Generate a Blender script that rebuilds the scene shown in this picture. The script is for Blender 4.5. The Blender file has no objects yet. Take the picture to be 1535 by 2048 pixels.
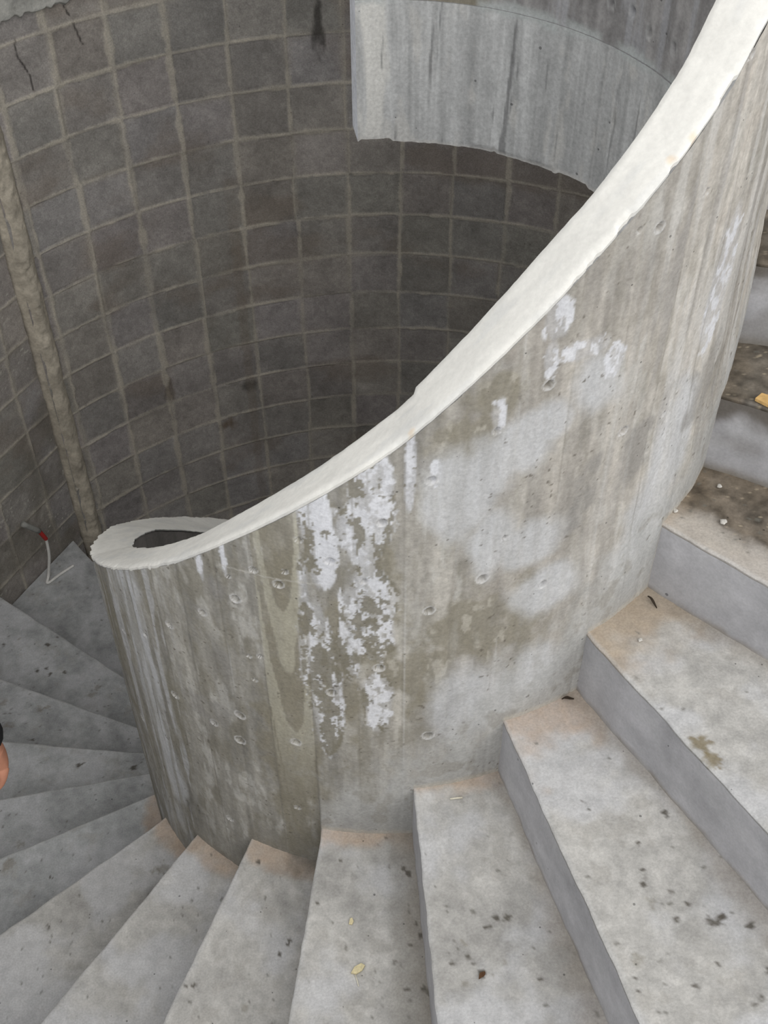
import bpy, bmesh, math, random
import numpy as np
from mathutils import Vector, Matrix

ZO = 4.97                       # the camera's height above the floor at the bottom of the stair
CX, CY = 0.0, 2.1               # axis of the round stair core
RO, RI = 0.705, 0.625           # outer and inner radius of its wall
H, Z0 = 0.19, -2.5              # riser height, level of step 0 (below the camera)
FLOOR = -4.97
col = bpy.context.scene.collection
rng = random.Random(7)

# ------------------------------------------------------------------ noise
def _hash(ix, iy, iz, seed):
    h = (ix.astype(np.int64) * 374761393 + iy.astype(np.int64) * 668265263 + iz.astype(np.int64) * 2147483647 + seed * 974711) & 0xFFFFFFFF
    h = ((h ^ (h >> 13)) * 1274126177) & 0xFFFFFFFF
    h = ((h ^ (h >> 16)) * 2246822519) & 0xFFFFFFFF
    return ((h ^ (h >> 15)) & 0xFFFFFF) / float(0xFFFFFF)

def vnoise(x, y, z=None, seed=0):
    x = np.asarray(x, float); y = np.asarray(y, float)
    z = np.zeros_like(x) if z is None else np.asarray(z, float)
    x, y, z = np.broadcast_arrays(x, y, z)
    xi, yi, zi = np.floor(x), np.floor(y), np.floor(z)
    xf, yf, zf = x - xi, y - yi, z - zi
    u, v, w = (t * t * (3 - 2 * t) for t in (xf, yf, zf))
    r = 0
    for dx in (0, 1):
        for dy in (0, 1):
            for dz in (0, 1):
                wt = (u if dx else 1 - u) * (v if dy else 1 - v) * (w if dz else 1 - w)
                r = r + wt * _hash(xi + dx, yi + dy, zi + dz, seed)
    return r

def fbm(x, y, z=None, seed=0, octv=4):
    s, a, t, f = 0, 0.5, 0, 1.0
    for i in range(octv):
        s = s + a * vnoise(np.asarray(x) * f, np.asarray(y) * f, None if z is None else np.asarray(z) * f, seed + i * 31)
        t += a; a *= 0.5; f *= 2.03
    return s / t

def sstep(a, b, x):
    t = np.clip((x - a) / (b - a), 0, 1)
    return t * t * (3 - 2 * t)

def mixc(c, target, m):
    return c + (np.asarray(target, float) - c) * m[..., None]

# ------------------------------------------------------------------ mesh helpers
def link(o, parent=None):
    col.objects.link(o)
    if parent is not None:
        o.parent = parent
    return o

def np_mesh(name, verts, quads, mat, parent=None, colors=None, smooth=True, tris=None):
    """verts (n,3) in camera-height coordinates; lifted by ZO."""
    v = np.array(verts, float).reshape(-1, 3).copy()
    v[:, 2] += ZO
    quads = np.asarray(quads, np.int32).reshape(-1, 4)
    me = bpy.data.meshes.new(name)
    nq = len(quads); nt = 0 if tris is None else len(tris)
    me.vertices.add(len(v)); me.vertices.foreach_set('co', v.astype(np.float32).ravel())
    me.loops.add(nq * 4 + nt * 3)
    li = quads.ravel()
    starts = np.arange(nq, dtype=np.int32) * 4
    if nt:
        tr = np.asarray(tris, np.int32)
        li = np.concatenate([li, tr.ravel()])
        starts = np.concatenate([starts, nq * 4 + np.arange(nt, dtype=np.int32) * 3])
    me.loops.foreach_set('vertex_index', li.astype(np.int32))
    me.polygons.add(nq + nt)
    me.polygons.foreach_set('loop_start', starts.astype(np.int32))
    me.update(calc_edges=True)
    me.validate()
    if smooth:
        me.polygons.foreach_set('use_smooth', np.ones(len(me.polygons), bool))
    if colors is not None:
        a = me.color_attributes.new('Col', 'FLOAT_COLOR', 'POINT')
        c4 = np.ones((len(v), 4), np.float32); c4[:, :3] = np.clip(np.asarray(colors).reshape(-1, 3), 0.005, 0.95)
        a.data.foreach_set('color', c4.ravel())
    me.materials.append(mat)
    me.update()
    return link(bpy.data.objects.new(name, me), parent)

def grid_faces(nu, nv, off=0, flip=False, wrap=False):
    i, j = np.meshgrid(np.arange(nu if wrap else nu - 1), np.arange(nv - 1), indexing='ij')
    i2 = (i + 1) % nu
    a, b, c, d = i * nv + j, i2 * nv + j, i2 * nv + j + 1, i * nv + j + 1
    q = np.stack([a, b, c, d] if not flip else [a, d, c, b], -1).reshape(-1, 4)
    return q + off

class Parts:
    def __init__(self): self.v = []; self.q = []; self.c = []; self.n = 0
    def grid(self, P, C=None, flip=False, wrap=False):
        nu, nv = P.shape[:2]
        self.v.append(P.reshape(-1, 3)); self.q.append(grid_faces(nu, nv, self.n, flip, wrap))
        if C is None: C = np.full(P.shape, 0.3)
        self.c.append(np.broadcast_to(C, P.shape).reshape(-1, 3)); self.n += nu * nv
    def build(self, name, mat, parent=None, smooth=True):
        return np_mesh(name, np.concatenate(self.v), np.concatenate(self.q), mat, parent, np.concatenate(self.c), smooth)

def bm_obj(name, bm, mat, parent=None, smooth=False):
    me = bpy.data.meshes.new(name)
    bmesh.ops.recalc_face_normals(bm, faces=bm.faces[:])
    bm.to_mesh(me); bm.free()
    for p in me.polygons: p.use_smooth = smooth
    me.materials.append(mat)
    return link(bpy.data.objects.new(name, me), parent)

def tag(o, label=None, cat=None, group=None, kind=None):
    if label: o['label'] = label
    if cat: o['category'] = cat
    if group: o['group'] = group
    if kind: o['kind'] = kind
    return o

def empty(name, loc):
    o = bpy.data.objects.new(name, None); o.empty_display_size = 0.1
    o.location = loc
    return link(o)

def tube(path, r, n=10, cap=True):
    """closed tube mesh data along a polyline (camera-height coords); r scalar or list."""
    P = np.array(path, float); m = len(P); r = np.broadcast_to(np.asarray(r, float), (m,))
    T = np.gradient(P, axis=0); T /= np.linalg.norm(T, axis=1)[:, None]
    up = np.array([0.31, 0.17, 0.93]); V = []
    for i in range(m):
        a = np.cross(T[i], up); a /= np.linalg.norm(a); b = np.cross(a, T[i])
        t = np.linspace(0, 2 * np.pi, n, endpoint=False)
        V.append(P[i] + r[i] * (np.cos(t)[:, None] * a + np.sin(t)[:, None] * b))
    V = np.array(V)
    q = []
    for i in range(m - 1):
        for k in range(n):
            k2 = (k + 1) % n
            q.append((i * n + k, i * n + k2, (i + 1) * n + k2, (i + 1) * n + k))
    V = V.reshape(-1, 3); tr = []
    if cap:
        c0 = len(V); V = np.vstack([V, P[0], P[-1]])
        for k in range(n):
            k2 = (k + 1) % n
            tr.append((c0, k2, k)); tr.append((c0 + 1, (m - 1) * n + k, (m - 1) * n + k2))
    return V, q, tr

def curve_pts(pts, n=8):
    P = [np.array(p, float) for p in pts]; out = []
    for i in range(len(P) - 1):
        p0, p1, p2, p3 = P[max(i - 1, 0)], P[i], P[i + 1], P[min(i + 2, len(P) - 1)]
        for t in np.linspace(0, 1, n, endpoint=False):
            out.append(0.5 * (2 * p1 + (p2 - p0) * t + (2 * p0 - 5 * p1 + 4 * p2 - p3) * t ** 2 + (3 * p1 - p0 - 3 * p2 + p3) * t ** 3))
    out.append(P[-1]); return np.array(out)

# ------------------------------------------------------------------ materials
def mat_surface(name, base=None, grain=0.10, grain_scale=180.0, blotch=0.08, blotch_scale=14.0, pores=0.0, pore_scale=60.0,
                bump=0.25, bump_dist=0.002, rough=0.9, stretch=1.0):
    m = bpy.data.materials.new(name); m.use_nodes = True
    nt = m.node_tree; N = nt.nodes; L = nt.links
    for n in list(N): N.remove(n)
    out = N.new('ShaderNodeOutputMaterial'); bs = N.new('ShaderNodeBsdfPrincipled')
    L.new(bs.outputs[0], out.inputs[0])
    bs.inputs['Roughness'].default_value = rough
    bs.inputs['Specular IOR Level'].default_value = 0.25
    tc = N.new('ShaderNodeTexCoord'); mp = N.new('ShaderNodeMapping')
    mp.inputs['Scale'].default_value = (1, 1, stretch)
    L.new(tc.outputs['Object'], mp.inputs[0])
    if base is None:
        at = N.new('ShaderNodeAttribute'); at.attribute_name = 'Col'; src = at.outputs['Color']
    else:
        rg = N.new('ShaderNodeRGB'); rg.outputs[0].default_value = (*base, 1); src = rg.outputs[0]
    def noise(scale, detail, lo, hi, vec):
        n = N.new('ShaderNodeTexNoise'); n.inputs['Scale'].default_value = scale; n.inputs['Detail'].default_value = detail
        n.inputs['Roughness'].default_value = 0.65
        L.new(vec, n.inputs['Vector'])
        r = N.new('ShaderNodeMapRange'); r.inputs['From Min'].default_value = 0.3; r.inputs['From Max'].default_value = 0.7
        r.inputs['To Min'].default_value = lo; r.inputs['To Max'].default_value = hi
        L.new(n.outputs[0], r.inputs[0]); return n, r
    g, gr = noise(grain_scale, 3, 1 - grain, 1 + grain, tc.outputs['Object'])
    b, br = noise(blotch_scale, 5, 1 - blotch, 1 + blotch, mp.outputs[0])
    mul = N.new('ShaderNodeMath'); mul.operation = 'MULTIPLY'
    L.new(gr.outputs[0], mul.inputs[0]); L.new(br.outputs[0], mul.inputs[1])
    fac = mul.outputs[0]; hgt = g.outputs[0]
    if pores > 0:
        vo = N.new('ShaderNodeTexVoronoi'); vo.inputs['Scale'].default_value = pore_scale
        L.new(tc.outputs['Object'], vo.inputs['Vector'])
        # only a few of the cells hold a pore; their size comes from the cell's own random value
        sp = N.new('ShaderNodeSeparateColor'); L.new(vo.outputs['Color'], sp.inputs[0])
        sz = N.new('ShaderNodeMapRange'); sz.inputs['From Min'].default_value = 1 - pores; sz.inputs['From Max'].default_value = 1
        sz.inputs['To Min'].default_value = 0.0; sz.inputs['To Max'].default_value = 0.22
        L.new(sp.outputs[0], sz.inputs[0])
        lt = N.new('ShaderNodeMath'); lt.operation = 'LESS_THAN'
        L.new(vo.outputs['Distance'], lt.inputs[0]); L.new(sz.outputs[0], lt.inputs[1])
        k = N.new('ShaderNodeMath'); k.operation = 'MULTIPLY_ADD'; k.inputs[1].default_value = -0.55; k.inputs[2].default_value = 1.0
        L.new(lt.outputs[0], k.inputs[0])
        m2 = N.new('ShaderNodeMath'); m2.operation = 'MULTIPLY'
        L.new(fac, m2.inputs[0]); L.new(k.outputs[0], m2.inputs[1]); fac = m2.outputs[0]
        h2 = N.new('ShaderNodeMath'); h2.operation = 'MULTIPLY_ADD'; h2.inputs[1].default_value = 2.0
        L.new(k.outputs[0], h2.inputs[0]); L.new(g.outputs[0], h2.inputs[2]); hgt = h2.outputs[0]
    vm = N.new('ShaderNodeVectorMath'); vm.operation = 'SCALE'
    L.new(src, vm.inputs[0]); L.new(fac, vm.inputs['Scale'])
    L.new(vm.outputs[0], bs.inputs['Base Color'])
    bp = N.new('ShaderNodeBump'); bp.inputs['Strength'].default_value = bump; bp.inputs['Distance'].default_value = bump_dist
    L.new(hgt, bp.inputs['Height']); L.new(bp.outputs[0], bs.inputs['Normal'])
    return m

M = {}
M['board_concrete'] = mat_surface('board_marked_concrete', grain=0.13, grain_scale=150, blotch=0.09, blotch_scale=22, pores=0.04, pore_scale=95, bump=0.4, stretch=0.25)
M['ring_concrete'] = mat_surface('grey_cast_concrete', grain=0.14, grain_scale=130, blotch=0.10, blotch_scale=20, pores=0.05, pore_scale=60, bump=0.35, stretch=0.15)
M['cement'] = mat_surface('pale_cement_render', grain=0.05, grain_scale=120, blotch=0.05, blotch_scale=12, bump=0.25, bump_dist=0.0015)
M['block'] = mat_surface('concrete_block', grain=0.20, grain_scale=170, blotch=0.10, blotch_scale=8, pores=0.05, pore_scale=90, bump=0.5, bump_dist=0.003)
M['tread'] = mat_surface('trowelled_concrete', grain=0.13, grain_scale=210, blotch=0.10, blotch_scale=30, pores=0.05, pore_scale=80, bump=0.35)
M['riser'] = mat_surface('formed_concrete', grain=0.07, grain_scale=160, blotch=0.08, blotch_scale=10, pores=0.03, pore_scale=60, bump=0.2)
M['mortar'] = mat_surface('rough_mortar', grain=0.15, grain_scale=90, blotch=0.12, blotch_scale=18, bump=0.6, bump_dist=0.004)
M['soil'] = mat_surface('bare_soil', base=(0.30, 0.27, 0.23), grain=0.2, grain_scale=60, blotch=0.2, blotch_scale=3, bump=0.5)

def plain(name, c, rough=0.7, grain=0.08, scale=120):
    return mat_surface(name, base=c, grain=grain, grain_scale=scale, blotch=0.06, blotch_scale=20, bump=0.15, rough=rough)
M['wood'] = plain('raw_wood', (0.62, 0.40, 0.16), grain=0.2, scale=90)
M['wood_pale'] = plain('pale_wood_chip', (0.66, 0.58, 0.36), grain=0.15, scale=200)
M['straw'] = plain('dry_straw', (0.72, 0.68, 0.55))
M['pebble'] = plain('mortar_crumb', (0.55, 0.53, 0.49), grain=0.2)
M['leaf'] = plain('dead_leaf', (0.10, 0.075, 0.055), grain=0.2)
M['leaf_brown'] = plain('brown_leaf_scrap', (0.20, 0.11, 0.06), grain=0.2)
M['cable'] = plain('grey_white_cable', (0.74, 0.73, 0.70), rough=0.5)
M['tape'] = plain('red_tape', (0.42, 0.035, 0.03), rough=0.45)
M['sleeve'] = plain('grey_cable_end', (0.30, 0.30, 0.28), rough=0.6)
M['skin'] = plain('skin', (0.46, 0.215, 0.14), rough=0.55, grain=0.06, scale=70)
M['jacket'] = plain('black_knit', (0.012, 0.012, 0.013), rough=0.95)
M['trousers'] = plain('dark_blue_denim', (0.03, 0.04, 0.07), rough=0.95)
M['shoe'] = plain('black_shoe', (0.02, 0.018, 0.016), rough=0.6)
M['hair'] = plain('dark_hair', (0.015, 0.011, 0.009), rough=0.6, grain=0.3)

# ------------------------------------------------------------------ the stair core
RIM_A = np.array([-262, -185, -171, -160, -150, -137.2, -123.2, -113.1, -105.4, -98.4, -93, -87.9, -83, -78.8, -73.6, -68.9, -64.8, -60.6, -56.2, -51.8, -46.8, -43.6, 0, 97])
RIM_Z = np.array([-3.17, -2.325, -2.195, -2.10, -1.995, -1.864, -1.716, -1.597, -1.51, -1.432, -1.371, -1.314, -1.25, -1.195, -1.128, -1.07, -1.018, -0.968, -0.92, -0.87, -0.812, -0.76, -0.22, 0.98])
def rim(a): return np.interp(a, RIM_A, RIM_Z)

def cyl(a, r, z):
    a = np.radians(a)
    return np.stack(np.broadcast_arrays(CX + r * np.cos(a), CY + r * np.sin(a), z), -1)

# stains seen on the outer face: (angle deg, z, half-width m, half-height m)
WHITE = [(-99.9, -1.465, 0.021, 0.132), (-92.1, -1.398, 0.04, 0.102), (-98.9, -1.587, 0.026, 0.117), (-92.5, -1.503, 0.042, 0.098), (-91.3, -1.699, 0.044, 0.084), (-99.9, -1.873, 0.034, 0.205), (-95.1, -1.787, 0.028, 0.134), (-90.7, -1.799, 0.032, 0.074), (-98.9, -2.069, 0.026, 0.106), (-90.8, -2.006, 0.034, 0.085), (-86.6, -1.354, 0.009, 0.11), (-68.1, -1.119, 0.021, 0.043), (-68.8, -1.192, 0.012, 0.04), (-65.0, -1.188, 0.037, 0.025), (-59.2, -1.235, 0.015, 0.027), (-83.3, -1.38, 0.008, 0.028), (-118.4, -1.699, 0.007, 0.06), (-114.0, -1.645, 0.006, 0.064), (-38.7, -1.205, 0.032, 0.118), (-75.2, -1.28, 0.012, 0.042), (-101.8, -1.758, 0.013, 0.177)]
BLUE = [(-68.7, -1.324, 0.046, 0.044), (-72.0, -1.366, 0.053, 0.057), (-75.9, -1.397, 0.051, 0.069), (-79.1, -1.457, 0.051, 0.083), (-74.7, -1.569, 0.037, 0.078), (-82.5, -1.462, 0.033, 0.059), (-68.8, -1.608, 0.061, 0.054), (-64.4, -1.742, 0.069, 0.06), (-61.1, -1.266, 0.041, 0.066), (-73.7, -2.014, 0.076, 0.087), (-81.3, -1.406, 0.049, 0.069), (-46.6, -1.714, 0.076, 0.17), (-44.0, -1.54, 0.059, 0.187), (-138.9, -1.94, 0.051, 0.15), (-139.7, -2.187, 0.028, 0.204), (-137.5, -2.234, 0.025, 0.227), (-138.2, -2.569, 0.04, 0.31), (-77.8, -2.03, 0.062, 0.104), (-65.9, -1.994, 0.06, 0.07)]
OLIVE = [(-104.9, -1.922, 0.031, 0.331), (-95.5, -2.01, 0.03, 0.171), (-90.7, -1.891, 0.033, 0.158), (-76.3, -1.797, 0.089, 0.09), (-82.2, -1.917, 0.058, 0.161), (-106.5, -2.43, 0.048, 0.221), (-155.0, -2.188, 0.076, 0.273), (-159.8, -2.699, 0.037, 0.336), (-159.7, -3.093, 0.025, 0.32), (-90.6, -1.604, 0.03, 0.046), (-96.6, -1.775, 0.023, 0.088), (-75.4, -1.239, 0.049, 0.031), (-78.9, -1.323, 0.049, 0.043), (-68.7, -1.848, 0.044, 0.08), (-108.1, -2.198, 0.035, 0.235), (-100.2, -1.551, 0.007, 0.076), (-103.2, -2.3, 0.03, 0.2)]
DARK = [(-116.6, -1.743, 0.025, 0.034), (-120.4, -1.836, 0.018, 0.02), (-124.6, -2.2, 0.024, 0.042), (-119.6, -2.19, 0.021, 0.037), (-116.6, -1.973, 0.015, 0.044), (-51.4, -1.423, 0.035, 0.026), (-60.3, -1.541, 0.023, 0.081), (-104.4, -1.538, 0.023, 0.025), (-37.3, -1.476, 0.038, 0.099), (-52.4, -1.51, 0.028, 0.083)]
DIMPLES = [(-97.6, -1.6, 0.0086), (-112.9, -1.76, 0.0093), (-90.3, -1.497, 0.0083), (-83.8, -1.402, 0.0088), (-75.5, -1.313, 0.0063), (-68.9, -1.241, 0.0085), (-55.6, -1.01, 0.0083), (-75.8, -1.666, 0.0098), (-83.5, -1.733, 0.009), (-90.9, -1.901, 0.0095), (-98.4, -1.99, 0.0099), (-83.0, -2.128, 0.0103), (-105.2, -2.19, 0.0095), (-92.9, -1.649, 0.0061), (-105.5, -1.683, 0.0089), (-101.9, -1.555, 0.006), (-115.3, -2.154, 0.0106), (-121.3, -2.233, 0.0088), (-130.3, -2.223, 0.0089), (-119.5, -1.844, 0.0077), (-127.8, -1.954, 0.0082), (-145.2, -2.17, 0.0068), (-135.8, -2.07, 0.0065), (-147.3, -2.541, 0.0088), (-160.1, -2.828, 0.0084), (-116.1, -2.254, 0.011), (-55.4, -1.409, 0.0085), (-65.8, -1.731, 0.0083), (-73.0, -1.572, 0.0052), (-121.8, -2.644, 0.0087), (-106.2, -2.46, 0.0069), (-47.8, -0.99, 0.0054), (-44.7, -0.793, 0.006), (-109.3, -1.661, 0.0071), (-104.3, -1.645, 0.0053), (-58.8, -1.001, 0.0037), (-46.9, -1.433, 0.0053), (-109.9, -1.917, 0.0049), (-111.9, -1.928, 0.0049), (-111.4, -2.004, 0.005), (-113.6, -1.7, 0.0046)]
BOARDS = np.array([-175, -167, -159.9, -152.7, -145.5, -138.0, -130.0, -123.4, -115.9, -109.4, -101.8, -94.2, -87.3, -80.2, -73.1, -65.5, -57.8, -49.8, -45.0, -40.5, -36.4, -31, -25, -19, -12, -4, 4, 12])

def step_angle_table():
    # inner-end angles of the nosings, steps -12 .. 13
    A = {-9: 128.5, -8: 140.0, -7: 151.5, -6: 163, -5: 177, -4: 193.2, -3: 209.8, -2: 226.2, -1: 242.8, 0: 258.4, 1: 274.8, 2: 289.6, 3: 303.6, 4: 317.7, 5: 332.8, 6: 346.3}
    for k in range(7, 14): A[k] = 346.3 + 14.2 * (k - 6)
    for k in range(-12, -9): A[k] = 128.5 + 12.5 * (k + 9)
    return A
SA = step_angle_table()

def tread_level(a):
    """level of the tread that meets the core at unwrapped angle a (deg, -262..12)."""
    ks = sorted(SA); th = np.array([SA[k] - 360 for k in ks])
    idx = np.clip(np.searchsorted(th, a, side='right') - 1, 0, len(ks) - 1)
    return Z0 + H * np.array(ks)[idx]

def blobmask(a, z, items, wob, power=1.0):
    m = np.zeros_like(a)
    for (ba, bz, w, h) in items:
        dx = np.radians(a - ba) * RO / (w * 1.15); dz = (z - bz) / (h * 1.1)
        d = np.sqrt(dx * dx + dz * dz) + wob
        m = np.maximum(m, 1 - sstep(0.55, 1.25, d))
    return m

def smooth_level(a):
    ks = sorted(SA); th = np.array([SA[k] - 360 for k in ks])
    return np.interp(a, th, Z0 + H * np.array(ks)) - 0.06

def core_color(a, z):
    s = np.radians(a) * RO
    bi = np.searchsorted(BOARDS, a)
    bt = _hash(bi, np.zeros_like(bi), np.zeros_like(bi), 5)
    bt2 = _hash(bi, np.zeros_like(bi), np.zeros_like(bi), 9)
    n1 = fbm(s * 6, z * 4, seed=1); n2 = fbm(s * 48, z * 4.0, seed=2); n3 = fbm(s * 75, z * 60, seed=3); n4 = fbm(s * 22, z * 14, seed=4)
    n5 = fbm(s * 130, z * 7, seed=6, octv=3); n6 = fbm(s * 26, z * 20, seed=7, octv=5)
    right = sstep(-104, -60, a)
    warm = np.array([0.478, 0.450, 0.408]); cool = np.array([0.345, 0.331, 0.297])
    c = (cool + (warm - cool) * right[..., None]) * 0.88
    c = c * (0.87 + 0.26 * bt)[..., None] * (0.62 + 0.76 * n2)[..., None] * (0.72 + 0.56 * n1)[..., None] * (0.84 + 0.32 * n3)[..., None] * (0.88 + 0.24 * n5)[..., None]
    c = mixc(c, (0.44, 0.385, 0.325), 0.35 * bt2 * right * sstep(0.42, 0.62, n4))
    # dark mottling along the grain, pale flakes
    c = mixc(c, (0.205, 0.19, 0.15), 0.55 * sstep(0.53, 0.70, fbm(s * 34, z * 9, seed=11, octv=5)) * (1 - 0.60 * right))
    c = mixc(c, (0.54, 0.53, 0.50), 0.45 * sstep(0.56, 0.70, fbm(s * 46, z * 12, seed=12, octv=5)) * (0.35 + 0.65 * sstep(0.45, 0.6, n1)))
    c = mixc(c, (0.25, 0.235, 0.195), 0.45 * sstep(0.60, 0.70, fbm(s * 90, z * 30, seed=13, octv=3)) * (1 - 0.5 * right))
    wob = (n6 - 0.5) * 2.2
    fr = sstep(-62, -50, a)
    c = mixc(c, (0.56, 0.545, 0.52), 0.55 * fr * sstep(0.52, 0.62, fbm(s * 55, z * 3.2, seed=19, octv=5)))
    c = mixc(c, (0.33, 0.315, 0.30), 0.50 * fr * sstep(0.54, 0.64, fbm(s * 40 + 5, z * 2.6, seed=20, octv=5)))
    om = blobmask(a, z, OLIVE, wob)
    c = mixc(c, np.array([0.225, 0.205, 0.155]), 0.70 * om * (0.60 + 0.75 * n2))
    c = mixc(c, (0.42, 0.395, 0.34), 0.7 * om * sstep(0.58, 0.66, fbm(s * 44, z * 20, seed=14, octv=5)) * sstep(-98, -88, a))
    c = mixc(c, (0.52, 0.527, 0.54), 0.80 * blobmask(a, z, BLUE, (fbm(s * 12, z * 9, seed=22, octv=5) - 0.5) * 1.3) * (0.72 + 0.4 * n5) * (0.9 + 0.2 * n3))
    c = mixc(c, (0.255, 0.245, 0.23), 0.6 * blobmask(a, z, DARK, wob))
    # flame-shaped grain printed by one board
    gm = (a > -109.2) & (a < -102.0)
    g = z + 1.78 - 0.42 * np.abs((a + 105.2) / 3.6) ** 2.2 + 0.10 * (n4 - 0.5)
    gr = vnoise(g * 15, 0 * g + 3.0, seed=15) * 0.62 + 0.38 * n6
    c = mixc(c, (0.42, 0.40, 0.32), 0.6 * gm * sstep(0.48, 0.60, gr) * (1 - sstep(-2.0, -2.45, z)))
    c = mixc(c, (0.235, 0.215, 0.165), 0.6 * gm * sstep(0.52, 0.42, gr))
    # raised fins and bleached runs on the narrow boards at the left
    lm = 1 - sstep(-132, -126, a)
    c = mixc(c, (0.50, 0.505, 0.52), 0.75 * lm * sstep(0.58, 0.66, fbm(s * 60, z * 3.2, seed=17, octv=4)) * (0.4 + 0.8 * n3))
    c = mixc(c, (0.215, 0.20, 0.155), 0.5 * lm * sstep(0.55, 0.66, fbm(s * 50 + 9, z * 2.6, seed=18, octv=4)))
    # patchy lime bloom with torn edges
    wm = blobmask(a, z, WHITE, (fbm(s * 24, z * 7, seed=23) - 0.5) * 1.2)
    tear = fbm(s * 75, z * 40, seed=24, octv=5); tear = 0.5 + (tear - 0.5) * (1 + 0.9 * sstep(-87, -84, a)); tear2 = fbm(s * 150, z * 110, seed=25, octv=3)
    run = fbm(s * 95, z * 5, seed=27, octv=4)
    strip = 1 - sstep(-97.6, -96.4, a)                   # the narrow board at the left carries smooth runs, the next one flakes
    up = sstep(-1.80, -1.52, z)
    c = mixc(c, (0.56, 0.565, 0.59), (0.45 + 0.40 * up) * (1 - 0.45 * sstep(-87, -84, a)) * sstep(0.12, 0.7, wm) * (0.45 + 0.8 * run))
    wv = wm * 0.62 + up * 0.10 + (tear - 0.5) * (2.0 - 1.1 * strip * up) + (tear2 - 0.5) * 0.9 + (run - 0.5) * (0.5 + 1.6 * strip) - 0.24 * sstep(-87, -84, a)
    c = mixc(c, (0.665, 0.673, 0.705), sstep(0.40, 0.66, wv) * 0.80 * sstep(0.02, 0.2, wm))
    # bare olive scabs where the bloom has flaked off
    sc = 0.55 * fbm(s * 44, z * 24, seed=26, octv=5) + 0.45 * fbm(s * 60, z * 9, seed=28, octv=4) + 0.32 * (tear2 - 0.5) + 0.07 * sstep(-1.50, -1.85, z) - 0.035 - 0.05 * strip * up
    c = mixc(c, (0.185, 0.168, 0.122), 0.85 * sstep(0.515, 0.545, sc) * sstep(0.05, 0.35, wm) * (np.abs(a + 94) < 9))
    # board joints
    for b in BOARDS:
        d = np.abs(s - np.radians(b) * RO - 0.005 * (vnoise(z * 9, np.full_like(z, b), seed=31) - 0.5))
        on = sstep(0.35, 0.75, vnoise(z * 5, np.full_like(z, b * 3.1), seed=32)) * 0.75 + 0.12
        if b in (-109.4, -101.8): on = on * 0.5 + 0.6
        c = mixc(c, (0.20, 0.185, 0.155), 0.50 * on * (1 - sstep(0.0006, 0.0030, d)))
        d2 = np.abs(s - np.radians(b) * RO - 0.0045)
        c = mixc(c, (0.55, 0.545, 0.53), 0.40 * (1 - on) * (1 - sstep(0.0006, 0.003, d2)) * sstep(0.5, 0.6, n2))
    # smooth plaster smear and dust line where the treads meet the wall
    hs = z - smooth_level(a); hgt = z - tread_level(a)
    rs = sstep(-102.2, -101.4, a)
    pm = (1 - sstep(0.07, 0.24, hs + (n4 - 0.5) * 0.26)) * rs
    c = mixc(c, np.array([0.40, 0.40, 0.39]), 0.80 * pm)
    c = c * (1 + 0.25 * (n6 - 0.5) * pm)[..., None]
    c = mixc(c, (0.27, 0.255, 0.225), 0.55 * pm * sstep(0.58, 0.68, n6))
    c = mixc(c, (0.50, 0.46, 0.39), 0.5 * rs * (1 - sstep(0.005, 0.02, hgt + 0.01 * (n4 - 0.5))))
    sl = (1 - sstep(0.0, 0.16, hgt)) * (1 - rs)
    c = mixc(c, (0.25, 0.24, 0.21), 0.5 * sl)  # left of the seam, contact shade painted in above the treads
    # small voids
    c = mixc(c, (0.11, 0.095, 0.075), 0.8 * sstep(0.82, 0.87, fbm(s * 115, z * 120, seed=41, octv=2)) * sstep(0.44, 0.58, fbm(s * 9, z * 7, seed=42)))
    # old form line
    c = mixc(c, (0.50, 0.48, 0.44), 0.5 * (1 - sstep(0.0008, 0.0025, np.abs(z + 1.672 - 0.012 * np.sin(np.radians(a + 110) * 3)))) * (np.abs(a + 107) < 8))
    for (da, dz, r) in DIMPLES:
        near = (np.abs(a - da) < 3) & (np.abs(z - dz) < 0.04)
        if near.any():
            d = np.hypot(np.radians(a[near] - da) * RO, z[near] - dz) / r
            c[near] = mixc(c[near], (0.60, 0.595, 0.59), 0.65 * (1 - sstep(0.08, 0.30, np.abs(d - 1.15))))
    return c

def core_radius(a, z):
    s = np.radians(a) * RO
    bi = np.searchsorted(BOARDS, a)
    r = RO + 0.0022 * (_hash(bi, np.zeros_like(bi), np.zeros_like(bi), 77) - 0.5)
    r = r + 0.0025 * (fbm(s * 30, z * 8, seed=51) - 0.5) + 0.0016 * (fbm(s * 110, z * 60, seed=52) - 0.5)
    for b in BOARDS:
        d = np.abs(s - np.radians(b) * RO)
        r = r - 0.0018 * (1 - sstep(0.0005, 0.004, d)) * vnoise(z * 7, np.full_like(z, b), seed=53)
    for (da, dz, rr) in DIMPLES:
        near = (np.abs(a - da) < 3) & (np.abs(z - dz) < 0.04)
        if near.any():
            d = np.hypot(np.radians(a[near] - da) * RO, z[near] - dz) / rr
            r[near] += -0.013 * (1 - sstep(0.55, 1.0, d)) + 0.0012 * (1 - sstep(0.0, 0.3, np.abs(d - 1.15)))
    hs = z - smooth_level(a)
    rs = sstep(-102.0, -101.6, a)
    r = r + rs * (0.010 * (1 - sstep(0.04, 0.24, hs)) + 0.006 * (1 - sstep(0.28, 0.42, hs)))
    return r

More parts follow.
